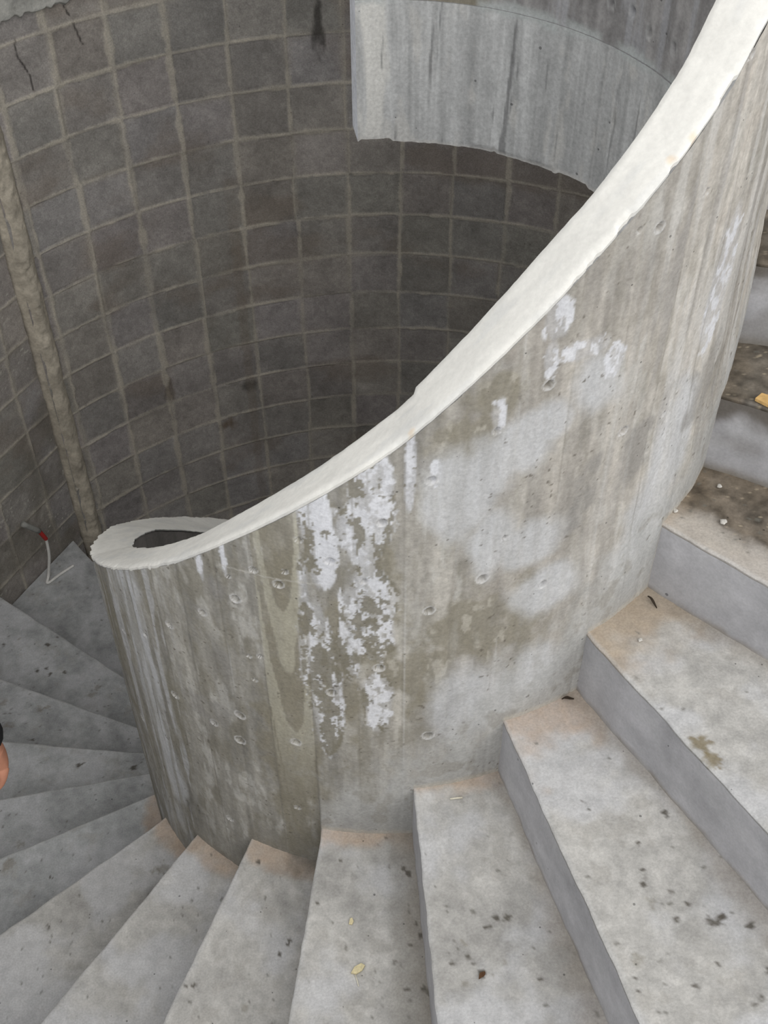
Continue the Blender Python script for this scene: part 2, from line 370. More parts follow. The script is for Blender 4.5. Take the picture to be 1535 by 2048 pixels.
def ring_color(a, z, upper):
    s = np.radians(a) * RI
    b = np.floor(s / 0.095 + 0.2)
    bt = _hash(b, np.zeros_like(b), np.zeros_like(b), 15)
    n2 = fbm(s * 55, z * 3.5, seed=102); n3 = fbm(s * 40, z * 30, seed=103); n1 = fbm(s * 5, z * 5, seed=104)
    if upper:
        c = np.full(a.shape + (3,), 0.0) + np.array([0.325, 0.315, 0.31])
        c = c * (0.62 + 0.76 * n2)[..., None] * (0.70 + 0.6 * n3)[..., None] * (0.9 + 0.2 * bt)[..., None]
        c = mixc(c, (0.47, 0.475, 0.50), 0.55 * sstep(0.54, 0.66, fbm(s * 44, z * 2.0, seed=106)))
        c = mixc(c, (0.26, 0.235, 0.17), 0.8 * sstep(66, 74, a + 14 * (n1 - 0.5)))
    else:
        c = np.full(a.shape + (3,), 0.0) + np.array([0.515, 0.52, 0.515])
        n7 = fbm(s * 120, z * 3.0, seed=105)
        c = c * (0.72 + 0.56 * n2)[..., None] * (0.80 + 0.4 * n7)[..., None] * (0.88 + 0.24 * n3)[..., None] * (0.93 + 0.14 * bt)[..., None]
        wm = sstep(0.35, 0.7, 1 - np.abs(s - np.radians(90.0) * RI) / 0.05 + (n3 - 0.5) * 0.9) * sstep(-1.56, -1.3, -2.86 - z + 1.56 + 0.0)
        wm2 = sstep(0.45, 0.62, (1 - np.abs(s - np.radians(91.5) * RI) / 0.055) * 0.5 + fbm(s * 40, z * 5, seed=110) * 0.6)
        c = mixc(c, (0.74, 0.73, 0.69), 0.85 * wm2)
        c = mixc(c, (0.64, 0.63, 0.60), 0.7 * sstep(0.4, 0.6, fbm(s * 30, z * 9, seed=111) + 0.35 * (1 - sstep(0.0, 0.09, z + 1.56)) * sstep(72, 86, a) - 0.2))
        # thin dark runs and one pale joint line
        c = mixc(c, (0.20, 0.20, 0.20), 0.75 * sstep(0.68, 0.76, fbm(s * 62 + z * 3, z * 2.2, seed=112)))
        for jb, cc, w in ((40, (0.55, 0.55, 0.54), 0.0025), (62, (0.22, 0.22, 0.22), 0.0018), (30, (0.2, 0.2, 0.2), 0.002), (50, (0.27, 0.27, 0.27), 0.0018)):
            d = np.abs(s - np.radians(jb) * RI + 0.012 * (z + 1.4))
            c = mixc(c, cc, 0.75 * (1 - sstep(w * 0.4, w * 1.4, d)) * sstep(0.35, 0.55, vnoise(z * 20, np.full_like(z, jb), seed=113)))
    # laitance along the pour joint
    jz = -1.212 + 0.008 * (fbm(s * 14, 0 * s, seed=114) - 0.5)
    c = mixc(c, (0.52, 0.55, 0.54), 0.8 * (1 - sstep(0.004, 0.022, np.abs(z - jz) + 0.02 * (n3 - 0.5))) * sstep(0.35, 0.5, fbm(s * 9, 0 * s, seed=115) + 0.15 * (a < 60)))
    return c

core = empty('stair_core_wall', (CX, CY, FLOOR + ZO))
tag(core, 'round board-marked concrete core wall with pale spiral rim, lime streaks and tie holes', 'concrete wall')
core.location = (0, 0, 0)

# --- body: fine outer face, plain inner face
CAP = 0.012
def body():
    p = Parts()
    a = np.concatenate([np.arange(-262, -172, 1.5), np.arange(-172, -14, 0.26), [-14.0]])
    d = np.concatenate([np.arange(0, 1.46, 0.0034)])
    A, D = np.meshgrid(a, d, indexing='ij')
    Z = rim(A) - CAP - D
    Z = np.maximum(Z, FLOOR)
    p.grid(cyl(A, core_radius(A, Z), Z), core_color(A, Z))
    # below the detailed zone
    Zb = np.stack([np.maximum(rim(a) - CAP - d[-1], FLOOR), np.full_like(a, FLOOR - 0.02)], 1)
    Ab = np.stack([a, a], 1)
    p.grid(cyl(Ab, np.full_like(Ab, RO - 0.001), Zb), np.full(Ab.shape + (3,), 0.3))
    # inner face
    ai = np.arange(-262, -13.9, 1.0); ai = np.append(ai, -14.0)
    di = np.concatenate([np.arange(0, 1.3, 0.02)])
    A, D = np.meshgrid(ai, di, indexing='ij'); Z = np.maximum(rim(A) - CAP - D, FLOOR)
    s = np.radians(A) * RI
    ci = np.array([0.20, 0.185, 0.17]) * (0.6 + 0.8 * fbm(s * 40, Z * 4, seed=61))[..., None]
    p.grid(cyl(A, RI - 0.033 * (1 - sstep(-196, -150, A)) - 0.007 * (1 - sstep(-150, -135, A)), Z), ci, flip=True)
    Zb = np.stack([np.maximum(rim(ai) - CAP - di[-1], FLOOR), np.full_like(ai, FLOOR - 0.02)], 1); Ab = np.stack([ai, ai], 1)
    p.grid(cyl(Ab, RI + 0 * Ab, Zb), np.full(Ab.shape + (3,), 0.2), flip=True)
    # flat top under the cap
    ra = np.linspace(RI, RO, 4)
    A, R = np.meshgrid(ai, ra, indexing='ij'); p.grid(cyl(A, R, rim(A) - CAP), None, flip=True)
    for e, fl in ((-262, True), (-14.0, False)):
        zz = np.linspace(FLOOR - 0.02, rim(e) - CAP, 10); R, Z = np.meshgrid(ra, zz, indexing='ij')
        p.grid(cyl(np.full_like(R, e), R, Z), None, flip=fl)
    return p.build('wall_body', M['board_concrete'], core)
body()

# --- pale cement rim
def cap():
    p = Parts()
    a = np.arange(-262, 97, 0.2)
    n_r = 17; t = np.linspace(0, 1, n_r)
    A, T = np.meshgrid(a, t, indexing='ij')
    s = np.radians(A) * RO
    jag = lambda sd, f: (fbm(np.radians(a) * f, np.full_like(a, sd), seed=200 + sd, octv=4) - 0.5)
    lf = 0.22 + 0.78 * (1 - sstep(-135, -112, a))
    ro = RO + 0.0005 + 0.008 * jag(1, 60) * lf; ri = RI + 0.008 * jag(2, 45) * lf - 0.001
    ri = ri - 0.010 * sstep(-85.6, -85.2, a) * (1 - sstep(-70, -60, a))          # small lip where two pours meet
    ro = ro - 0.004 * sstep(0.60, 0.68, fbm(np.radians(a) * 24, 0 * a, seed=210)) * sstep(-75, -60, a)
    ri = ri - 0.034 * (1 - sstep(-196, -150, a)) - 0.008 * (1 - sstep(-150, -135, a))
    ro = ro + 0.010 * jag(5, 34) * (1 - sstep(-150, -140, a))
    R = ri[:, None] + (ro - ri)[:, None] * T
    Z = rim(A) + 0.0022 * (fbm(s * 16, T * 3, seed=220) - 0.5) + 0.0015 * (fbm(s * 70, T * 10, seed=221) - 0.5)
    edge = np.minimum(T, 1 - T)
    Z = Z - 0.0045 * (1 - sstep(0, 0.10, edge))
    n = fbm(s * 9, T * 2.2, seed=230); n2 = fbm(s * 45, T * 8, seed=231)
    C = np.array([0.86, 0.845, 0.795]) * (0.90 + 0.14 * n)[..., None] * (0.95 + 0.10 * n2)[..., None]
    C = mixc(C, (0.70, 0.70, 0.68), 0.5 * sstep(0.55, 0.7, fbm(s * 14, T * 4, seed=233)))
    for pa, pt in ((-55.0, 0.92), (-52.5, 0.97), (-86.5, 0.95)):
        C = mixc(C, (0.76, 0.62, 0.46), 0.7 * (1 - sstep(0.002, 0.008, np.hypot(np.radians(A - pa) * RO, (T - pt) * 0.08))))
    p.grid(cyl(A, R, Z), C, flip=True)
    lowo = rim(a) - CAP - 0.004 - 0.010 * np.clip(jag(3, 55) + 0.1, 0, 1); lowi = rim(a) - CAP - 0.003
    p.grid(np.stack([cyl(a, ro, Z[:, -1]), cyl(a, ro - 0.001, (Z[:, -1] + lowo) / 2), cyl(a, np.full_like(a, RO - 0.002) , lowo)], 1), np.stack([C[:, -1] * 0.9] * 3, 1), flip=True)
    p.grid(np.stack([cyl(a, ri, Z[:, 0]), cyl(a, ri + 0.001, (Z[:, 0] + lowi) / 2), cyl(a, np.full_like(a, RI + 0.004), lowi)], 1), np.stack([C[:, 0] * 0.9] * 3, 1))
    for e, i, fl in ((a[0], 0, False), (a[-1], -1, True)):
        top = cyl(np.full(n_r, e), R[i], Z[i]); bot = top.copy(); bot[:, 2] = rim(e) - CAP - 0.002
        p.grid(np.stack([top, bot], 1), np.full((n_r, 2, 3), 0.7), flip=fl)
    o = p.build('rim_coping', M['cement'], core)
    tag(o, 'smooth off-white cement rim on the wall top')
cap()

# --- the upper turn: a pale band with a ragged underside, darker concrete above it
HOLES = [(41.1, -1.128), (35.6, -1.125), (30.6, -1.147), (23.2, -1.147)]
def ring_piece(name, zlo, zhi_f, upper, ragged):
    p = Parts()
    a = np.append(np.arange(-14, 95.4, 0.32), 95.4)
    nz = 110 if not upper else 70
    A, T = np.meshgrid(a, np.linspace(0, 1, nz), indexing='ij')
    s = np.radians(a) * RI
    lo = np.full_like(a, zlo)
    if ragged:
        lo = lo + 0.007 * (fbm(s * 26, 0 * s, seed=301, octv=5) - 0.5) + 0.007 * sstep(0.6, 0.7, fbm(s * 10, 0 * s, seed=302))
    hi = zhi_f(a)
    # the upper ring's lower 45 cm carry the detail
    Tz = T if not upper else T ** 2.2
    Z = lo[:, None] + (hi - lo)[:, None] * Tz
    S = np.radians(A) * RI
    R = RI + 0.003 * (fbm(S * 35, Z * 8, seed=310) - 0.5) + 0.0015 * (fbm(S * 100, Z * 60, seed=311) - 0.5)
    C = ring_color(A, Z, upper)
    if upper:
        R = R + 0.004
        for (ha, hz) in HOLES:
            d = np.hypot(np.radians(A - ha) * RI, (Z - hz) * 0.7) / 0.009
            R = R + 0.009 * (1 - sstep(0.5, 1.0, d)); C = mixc(C, (0.5, 0.5, 0.49), 0.6 * (1 - sstep(0.1, 0.3, np.abs(d - 1.15))))
            C = mixc(C, (0.12, 0.12, 0.12), 0.6 * (1 - sstep(0.4, 0.7, d)))  # shade inside each hole painted as a dark centre
    if ragged:
        chip = (1 - sstep(0.0, 0.05, T)) * sstep(0.5, 0.62, fbm(S * 12, Z * 3, seed=320))
        R = R + 0.004 * chip
        C = mixc(C, (0.60, 0.585, 0.555), 0.8 * (1 - sstep(0.005, 0.035, T + 0.05 * (fbm(S * 20, Z * 4, seed=321) - 0.5))))
    p.grid(cyl(A, R, Z), C, flip=True)
    # thickness: outer face, underside, end faces (the free end slants a little outwards)
    a2 = a + np.where(a > 90, (a - 90) / 5.4 * 0.5, 0)
    ao = np.stack([a2, a2], 1)
    p.grid(np.stack([cyl(a2, np.full_like(a, RO - 0.001), lo), cyl(a2, np.full_like(a, RO - 0.001), hi)], 1), np.full((len(a), 2, 3), 0.33))
    r4 = np.linspace(0, 1, 6)
    bot_in = cyl(a, R[:, 0], lo); bot_out = cyl(a2, np.full_like(a, RO - 0.001), lo)
    P = bot_in[:, None] + (bot_out - bot_in)[:, None] * r4[None, :, None]
    P[:, 1:-1, 2] += 0.006 * (fbm(s[:, None] * 40, r4[None, 1:-1] * 6, seed=330) - 0.5)
    p.grid(P, np.full(P.shape, 0.4))
    top_in = cyl(a, R[:, -1], hi); top_out = cyl(a2, np.full_like(a, RO - 0.001), hi)
    P = top_in[:, None] + (top_out - top_in)[:, None] * r4[None, :, None]; p.grid(P, None, flip=True)
    for i, fl in ((0, True), (-1, False)):
        In = cyl(np.full(nz, a[i]), R[i], Z[i]); Ou = cyl(np.full(nz, a2[i]), np.full(nz, RO - 0.001), Z[i])
        P = In[:, None] + (Ou - In)[:, None] * r4[None, :, None]
        n = fbm(Z[i][:, None] * 60, r4[None] * 5, seed=340)
        p.grid(P, np.array([0.72, 0.74, 0.79]) * (0.85 + 0.3 * n)[..., None], flip=fl)  # paler, bluer colour stands in for light falling on the free end
    return p.build(name, M['ring_concrete'], core)
b1 = ring_piece('hanging_band', -1.562, lambda a: np.full_like(a, -1.214), False, True)
tag(b1, 'light grey concrete band with a ragged bottom edge')
b2 = ring_piece('upper_ring', -1.2165, lambda a: rim(a) - CAP, True, False)
tag(b2, 'darker stained concrete above the pour joint')
# the part of the drum under the band on the right side
def lower_drum():
    p = Parts(); a = np.append(np.arange(-14, 12, 1.0), 12.0)
    for r, fl in ((RO - 0.001, False), (RI, True)):
        A, Z = np.meshgrid(a, np.linspace(FLOOR - 0.02, -1.575, 12), indexing='ij'); p.grid(cyl(A, np.full_like(A, r), Z), np.full(A.shape + (3,), 0.25), flip=fl)
    for e, fl in ((-14, True), (12.0, False)):
        R, Z = np.meshgrid(np.linspace(RI, RO - 0.001, 3), np.linspace(FLOOR - 0.02, -1.575, 12), indexing='ij'); p.grid(cyl(np.full_like(R, e), R, Z), np.full(R.shape + (3,), 0.25), flip=fl)
    R, A = np.meshgrid(np.linspace(RI, RO - 0.001, 3), a, indexing='ij'); p.grid(cyl(A, R, np.full_like(A, -1.575)), None)
    p.build('lower_drum', M['board_concrete'], core)
lower_drum()

# ------------------------------------------------------------------ the stair
MC, MR = np.array([0.0107, 2.6927]), 1.8156            # the curved block wall
WD = np.array([0.474, 0.881]); WP = np.array([-1.388, 3.91])   # the straight block wall: a point and its direction
def wall_r(th):
    th = np.asarray(th, float) % 360
    u = np.stack([np.cos(np.radians(th)), np.sin(np.radians(th))], -1)
    off = MC - np.array([CX, CY]); b = u @ off
    r_main = b + np.sqrt(np.maximum(b * b - off @ off + MR * MR, 0.01))
    r_line = 2.08 / np.maximum(np.cos(np.radians(th - 151.7)), 0.2)
    r = np.where(th < 128.3, r_main, np.where(th < 195, np.minimum(r_line, 2.85), 2.85))
    r = np.where((th >= 195) & (th < 300), 2.85 + (2.30 - 2.85) * np.clip((th - 195) / 40, 0, 1), r)
    r = np.where(th >= 300, 2.30 + (1.72 - 2.30) * np.clip((th - 300) / 60, 0, 1), r)
    return r

# nosing lines: inner end on the core, outer end (x, y)
OUT = {-9: (-1.419, 3.809), -8: (-1.62, 3.332), -7: (-1.458, 2.769), -6: (-1.331, 2.37), -5: (-1.216, 2.031), -4: (-1.109, 1.726), -3: (-0.999, 1.41), -2: (-0.80, 1.108), -1: (-0.483, 1.033), 0: (-0.198, 0.959), 1: (0.094, 0.885), 2: (0.431, 0.81), 3: (0.659, 1.063), 4: (0.712, 1.452)}
def nosing(k):
    a = math.radians(SA[k]); p = np.array([CX + (RO - 0.012) * math.cos(a), CY + (RO - 0.012) * math.sin(a)])
    q = np.array(OUT[k]) if k in OUT else np.array([CX + 1.4 * math.cos(a), CY + 1.4 * math.sin(a)])
    d = q - p; d /= np.linalg.norm(d)
    # where the line reaches the outer wall
    t = np.linspace(0.2, 2.6, 600); P = p + t[:, None] * d - np.array([CX, CY])
    th = np.degrees(np.arctan2(P[:, 1], P[:, 0])); ins = np.hypot(P[:, 0], P[:, 1]) < np.minimum(wall_r(th), 2.3) - 0.006
    i = np.argmin(ins) if not ins.all() else len(t) - 1
    return p, p + d * t[max(i - 1, 1)]

SPOTS = {
3: [(0.575, 1.243, 0.0211, 0), (0.588, 1.203, 0.0209, 0)],
2: [(0.537, 1.213, 0.0101, 1), (0.597, 1.184, 0.0091, 1), (0.483, 1.03, 0.0156, 2), (0.475, 1.148, 0.006, 1), (0.478, 1.091, 0.0059, 1), (0.477, 1.078, 0.0059, 1), (0.472, 1.064, 0.0059, 1), (0.591, 0.988, 0.0176, 1), (0.607, 1.0, 0.0069, 1), (0.652, 0.982, 0.0098, 1), (0.524, 0.996, 0.0078, 1), (0.442, 0.923, 0.0133, 2), (0.533, 0.875, 0.0076, 1), (0.58, 0.912, 0.0058, 1), (0.546, 1.023, 0.0068, 1), (0.579, 1.022, 0.0059, 1), (0.38, 1.235, 0.005, 1), (0.389, 1.22, 0.005, 1), (0.623, 1.137, 0.005, 1), (0.653, 1.073, 0.007, 1), (0.645, 0.853, 0.0058, 1), (0.63, 0.843, 0.0057, 1), (0.666, 0.9, 0.0078, 1), (0.52, 1.048, 0.0059, 1), (0.433, 0.889, 0.0038, 1), (0.434, 0.867, 0.0047, 1)],
1: [(0.216, 1.09, 0.0083, 1), (0.237, 1.088, 0.0083, 1), (0.201, 1.074, 0.0062, 1), (0.158, 1.012, 0.0072, 1), (0.133, 1.042, 0.0041, 1), (0.121, 1.023, 0.0051, 1), (0.181, 0.981, 0.0092, 1), (0.151, 1.038, 0.0103, 2), (0.149, 0.962, 0.0101, 2), (0.127, 1.001, 0.0061, 1), (0.193, 1.071, 0.0041, 1), (0.291, 0.968, 0.0051, 1), (0.17, 1.001, 0.0051, 1), (0.227, 1.0, 0.0061, 2), (0.202, 0.977, 0.0061, 2)],
0: [(0.002, 1.37, 0.0081, 1), (-0.018, 1.355, 0.0046, 1), (0.048, 1.283, 0.0068, 1), (0.04, 1.295, 0.0057, 1), (0.065, 1.167, 0.0056, 1), (0.072, 1.141, 0.0067, 1), (0.052, 1.121, 0.0055, 1), (0.045, 1.028, 0.0088, 1), (0.079, 1.028, 0.0088, 1), (0.084, 1.016, 0.0066, 1), (-0.1, 1.316, 0.0046, 1), (-0.104, 1.391, 0.0046, 1), (-0.149, 1.216, 0.0045, 1), (0.018, 1.084, 0.0044, 1), (-0.054, 1.111, 0.0033, 1)],
-1: [(-0.302, 1.414, 0.0086, 1), (-0.222, 1.208, 0.0072, 1), (-0.217, 1.22, 0.006, 1), (-0.239, 1.187, 0.0048, 1), (-0.423, 1.118, 0.0071, 1), (-0.443, 1.116, 0.0048, 1), (-0.307, 1.068, 0.0094, 2), (-0.168, 1.442, 0.0173, 2), (-0.187, 1.468, 0.0149, 2)],
-2: [(-0.576, 1.464, 0.008, 1), (-0.623, 1.424, 0.0132, 2)],
-3: [(-0.784, 1.649, 0.0116, 1), (-0.822, 1.631, 0.0173, 2), (-0.601, 1.596, 0.0199, 2), (-0.62, 1.589, 0.0114, 2), (-0.879, 1.429, 0.0085, 1), (-1.025, 1.599, 0.0175, 2)],
-4: [(-1.083, 1.706, 0.0217, 2), (-0.954, 1.666, 0.0077, 1)],
-5: [(-1.122, 2.118, 0.0238, 2), (-0.989, 2.133, 0.0084, 1), (-1.121, 1.871, 0.0132, 2)],
-6: [(-0.858, 2.261, 0.0124, 1), (-1.043, 2.272, 0.0089, 1), (-1.03, 2.276, 0.0071, 1)],
-7: [(-1.382, 2.556, 0.0194, 2), (-1.424, 2.662, 0.0158, 2), (-1.28, 2.628, 0.0195, 2), (-1.254, 2.639, 0.0156, 2), (-1.283, 2.497, 0.0077, 1)],
-8: [(-1.189, 3.104, 0.0148, 1), (-1.191, 3.074, 0.0168, 2), (-1.166, 3.058, 0.0126, 1), (-1.372, 3.075, 0.0106, 1), (-1.338, 3.113, 0.0106, 1), (-1.389, 2.95, 0.0105, 1), (-1.357, 2.959, 0.0084, 1), (-1.336, 2.93, 0.0125, 1), (-1.497, 3.106, 0.0107, 2), (-1.281, 2.937, 0.0083, 1), (-1.136, 2.863, 0.0164, 2), (-1.15, 2.827, 0.0163, 2), (-1.55, 3.076, 0.0086, 1)],
}

def tread_color(k, X, Y, T, R):
    """X,Y world; T 0 at the nosing .. 1 at the next riser; R distance from the core axis."""
    n1 = fbm(X * 4, Y * 4, seed=400 + k); n2 = fbm(X * 16, Y * 16, seed=430 + k); n3 = fbm(X * 60, Y * 60, seed=460 + k)
    base = np.array([0.425, 0.415, 0.395]) if k > -4 else np.array([0.39, 0.40, 0.405])
    n0 = fbm(X * 34, Y * 34, seed=470 + k, octv=5)
    C = base * (0.76 + 0.48 * n1)[..., None] * (0.80 + 0.40 * n2)[..., None] * (0.82 + 0.36 * n3)[..., None] * (0.80 + 0.40 * n0)[..., None]
    C = mixc(C, (0.29, 0.275, 0.25), 0.40 * sstep(0.56, 0.70, n0) * sstep(0.42, 0.6, n1))
    C = mixc(C, (0.54, 0.545, 0.565), 0.55 * sstep(0.46, 0.66, fbm(X * 8, Y * 8, seed=490 + k, octv=5)))
    # sand and sawdust swept against the core and the riser behind
    wid = {0: 0.035, 1: 0.03, 2: 0.085, 3: 0.085}.get(k, 0.032)
    e = (R - RO) / wid + (n2 - 0.5) * 2.2 - 0.6
    sand = 0.75 * (1 - sstep(0.2, 1.3, e))
    if k < -4: sand *= 0.35
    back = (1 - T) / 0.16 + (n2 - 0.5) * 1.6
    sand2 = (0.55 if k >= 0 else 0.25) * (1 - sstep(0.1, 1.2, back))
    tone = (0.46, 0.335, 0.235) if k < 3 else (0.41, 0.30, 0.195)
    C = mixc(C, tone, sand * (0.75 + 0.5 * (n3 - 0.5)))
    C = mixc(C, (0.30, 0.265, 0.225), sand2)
    if k == 0:
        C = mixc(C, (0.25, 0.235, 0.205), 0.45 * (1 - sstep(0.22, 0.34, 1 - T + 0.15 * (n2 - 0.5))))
    if k in (4, 5, 6, 7):
        dirt = sstep({4: 0.12, 5: -0.3, 6: -0.3, 7: -0.3}[k], {4: 0.45, 5: 0.0, 6: 0.0, 7: 0.0}[k], T + 0.45 * (n2 - 0.5))
        C = mixc(C, np.array([0.135, 0.108, 0.078]) if k == 4 else np.array([0.112, 0.094, 0.072]), 0.92 * dirt)
        C = C * (1 + 1.1 * (n3 - 0.5) * dirt + 1.5 * (n0 - 0.5) * dirt)[..., None]
        C = mixc(C, (0.48, 0.41, 0.30), 0.6 * dirt * sstep(0.80, 0.86, fbm(X * 230, Y * 230, seed=520, octv=2)))
        if k == 4: C = mixc(C, (0.45, 0.40, 0.345), 0.7 * (1 - dirt))
    if k == 3:
        C = mixc(C, (0.40, 0.335, 0.26), 0.5 * (1 - sstep(0.06, 0.2, R - RO + 0.1 * (n2 - 0.5))))
    if k == -1:
        C = mixc(C, (0.13, 0.125, 0.11), 0.75 * (1 - sstep(0.3, 1.2, np.hypot(X + 0.165, Y - 1.455) / 0.085 + (n2 - 0.5) * 1.6)))  # shade painted into the corner by the core and the step above
    # scattered drips and specks
    f = 55.0; ci, cj = np.floor(X * f), np.floor(Y * f)
    h1 = _hash(ci, cj, 0 * ci, 600 + k); h2 = _hash(ci, cj, 0 * ci, 650 + k); h3 = _hash(ci, cj, 0 * ci, 700 + k)
    d = np.hypot(X * f - ci - 0.3 - 0.4 * h2, Y * f - cj - 0.3 - 0.4 * h3)
    dens = 0.05 + 0.14 * sstep(0.5, 0.7, fbm(X * 3, Y * 3, seed=720 + k))
    C = mixc(C, (0.15, 0.145, 0.125), 0.75 * (h1 < dens) * (1 - sstep(0.06, 0.20, d + 0.5 * (n3 - 0.5))))
    for (sx, sy, r, t) in SPOTS.get(k, []):
        dd = np.hypot(X - sx, Y - sy) / r + (fbm(X * 110, Y * 110, seed=740) - 0.5) * 2.2 + 0.1
        C = mixc(C, ((0.20, 0.165, 0.10), (0.095, 0.085, 0.07), (0.24, 0.225, 0.19))[t], (0.85, 0.9, 0.6)[t] * (1 - sstep(0.55, 1.05, dd)))
    # paler arris: the light on its rounded edge painted into the colour
    C = mixc(C, (0.52, 0.52, 0.515), (0.40 if k < 5 else 0.0) * (1 - sstep(0.0, 0.05, T)) * (0.4 + 1.2 * n0))
    return C

stair = empty('spiral_staircase', (0, 0, 0))
tag(stair, 'bare grey concrete winding stair wrapped round the board-marked core', 'staircase')
VISIBLE = range(-9, 7)
def build_step(k):
    p0, p1 = nosing(k); q0, q1 = nosing(k + 1) if k + 1 in SA else nosing(k)
    z = Z0 + H * k
    fine = k in VISIBLE
    step = 0.0055 if fine else 0.06
    nr = max(4, int(np.linalg.norm(p1 - p0) / step)); nt = max(4, int(0.5 * np.linalg.norm(q1 - p1) / step * 1.3))
    if fine: nr = min(nr, 300); nt = min(nt, 95)
    u = np.linspace(0, 1, nr); t = np.concatenate([[0], np.linspace(0.012, 1, nt - 1)])
    # run under the next riser a little
    U, T = np.meshgrid(u, t, indexing='ij')
    over = 1.0 + 0.03 / max(np.linalg.norm((q0 + q1) / 2 - (p0 + p1) / 2), 0.1)
    A = p0 + U[..., None] * (p1 - p0); B = q0 + U[..., None] * (q1 - q0)
    P2 = A + (T * over)[..., None] * (B - A)
    X, Y = P2[..., 0], P2[..., 1]
    # keep the inner edge on the core's curve and the outer edge at the wall
    dx, dy = X - CX, Y - CY; R = np.hypot(dx, dy); th = np.degrees(np.arctan2(dy, dx))
    lim = np.minimum(wall_r(th), 2.3) - 0.006
    inner = RO - 0.012
    r_in = R[0:1, :]; r_out = R[-1:, :]
    Rn = inner + (R - r_in) / (r_out - r_in) * (lim[-1:, :] - inner)
    Rn = np.minimum(Rn, lim)
    w = np.sin(np.pi * np.clip(T, 0, 1)) ** 0.5
    X = CX + Rn * np.cos(np.radians(th)); Y = CY + Rn * np.sin(np.radians(th))
    Tn = np.clip(T * over, 0, 1.05)
    zz = z + 0.004 * (fbm(X * 9, Y * 9, seed=800 + k) - 0.5) + 0.0014 * (fbm(X * 70, Y * 70, seed=820 + k) - 0.5)
    zz = zz - 0.0035 * (T == 0)
    # slightly wavering arris
    nrm = np.array([-(p1 - p0)[1], (p1 - p0)[0]]); nrm /= np.linalg.norm(nrm)
    if nrm @ (q0 + q1 - p0 - p1) < 0: nrm = -nrm
    wav = (0.006 * (fbm(u * 26, 0 * u, seed=840 + k, octv=4) - 0.5))[:, None] * (1 - sstep(0, 0.06, T))
    X = X + wav * nrm[0]; Y = Y + wav * nrm[1]
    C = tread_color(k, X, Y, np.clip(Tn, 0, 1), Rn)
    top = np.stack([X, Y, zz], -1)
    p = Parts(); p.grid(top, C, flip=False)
    thick = 0.36 if k <= 4 else 0.24
    zb = max(z - thick, FLOOR)
    lip = 0.009
    def skirt(line, cl, fl, inset=None):
        rows = [line]
        if inset is None:
            b = line.copy(); b[:, 2] = zb; rows.append(b)
        else:
            a1 = line.copy(); a1[:, 2] = z - lip; a2 = a1.copy(); a2[:, :2] += inset; b = a2.copy(); b[:, 2] = zb
            rows += [a1, a2, b]
        p.grid(np.stack(rows, 1), np.stack([cl] * len(rows), 1), flip=fl)
        return rows[-1]
    f = skirt(top[:, 0], C[:, 0], True, inset=nrm * 0.022)
    bk = skirt(top[:, -1], C[:, -1], False)
    skirt(top[0], C[0], False); skirt(top[-1], C[-1], True)
    p.grid(np.stack([f, bk], 1), None, flip=True)
    so = p.build('step', M['tread'], stair)
    # orientation-proof normals for the closed solid
    # riser slab
    nzr = max(3, int(H / (0.006 if fine else 0.06)))
    front = top[:, 0]
    hz = np.linspace(0, 1, nzr)
    zt, zb2 = z - lip, z - H - 0.004
    Pf = np.repeat(front[:, None], nzr, 1).copy(); Pf[..., 2] = zt + (zb2 - zt) * hz[None]
    # keep the forming wobble of the arris out of the face lower down
    Uf, Hf = np.meshgrid(u, hz, indexing='ij')
    un = np.linalg.norm(p1 - p0)
    wobf = 0.0025 * (fbm(Uf * un * 7, Hf * 2, seed=860 + k) - 0.5)
    Pf[..., :2] += (wobf * sstep(0, 0.1, Hf))[..., None] * nrm
    n1 = fbm(Uf * un * 5, Hf * 1.4, seed=870 + k); n2 = fbm(Uf * un * 40, Hf * 9, seed=880 + k)
    base = np.array([0.425, 0.422, 0.438])
    n4 = fbm(Uf * un * 18, Hf * 5, seed=885 + k, octv=5)
    Cf = base * (0.80 + 0.40 * n1)[..., None] * (0.90 + 0.20 * n2)[..., None] * (0.86 + 0.28 * n4)[..., None]
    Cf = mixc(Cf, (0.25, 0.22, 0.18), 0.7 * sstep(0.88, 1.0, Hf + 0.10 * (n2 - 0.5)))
    Cf = mixc(Cf, (0.48, 0.48, 0.49), 0.4 * sstep(0.5, 0.7, fbm(Uf * un * 12, Hf * 3, seed=890 + k)))
    if k in (5, 6):
        n3 = fbm(Uf * un * 14, Hf * 3, seed=895 + k)
        Cf = mixc(Cf, (0.115, 0.10, 0.082), 0.90 * (1 - sstep(0.12, 0.42, Hf + 0.5 * (n3 - 0.5))))
        Cf = mixc(Cf, (0.27, 0.26, 0.25), 0.6 * sstep(0.45, 0.65, fbm(Uf * un * 9, Hf * 2.4, seed=897 + k)) * sstep(0.3, 0.6, Hf))
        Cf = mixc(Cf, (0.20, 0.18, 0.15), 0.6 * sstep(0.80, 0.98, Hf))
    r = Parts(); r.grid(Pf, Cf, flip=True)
    Pb = Pf.copy(); Pb[..., :2] += nrm * 0.021
    r.grid(Pb, None)
    for idx, fl in ((0, False), (-1, True)): r.grid(np.stack([Pf[:, idx], Pb[:, idx]], 1), np.stack([Cf[:, idx]] * 2, 1), flip=not fl)
    for idx, fl in ((0, False), (-1, True)): r.grid(np.stack([Pf[idx], Pb[idx]], 1), np.stack([Cf[idx]] * 2, 1), flip=fl)
    ro = r.build('riser', M['riser'], so)
    return so
for k in range(-9, 13):
    s = build_step(k)
    if k == 4: tag(s, 'step with brown sawdust and dirt swept to the back')
    if k in (5, 6): tag(s, 'step covered in dark brown dirt')

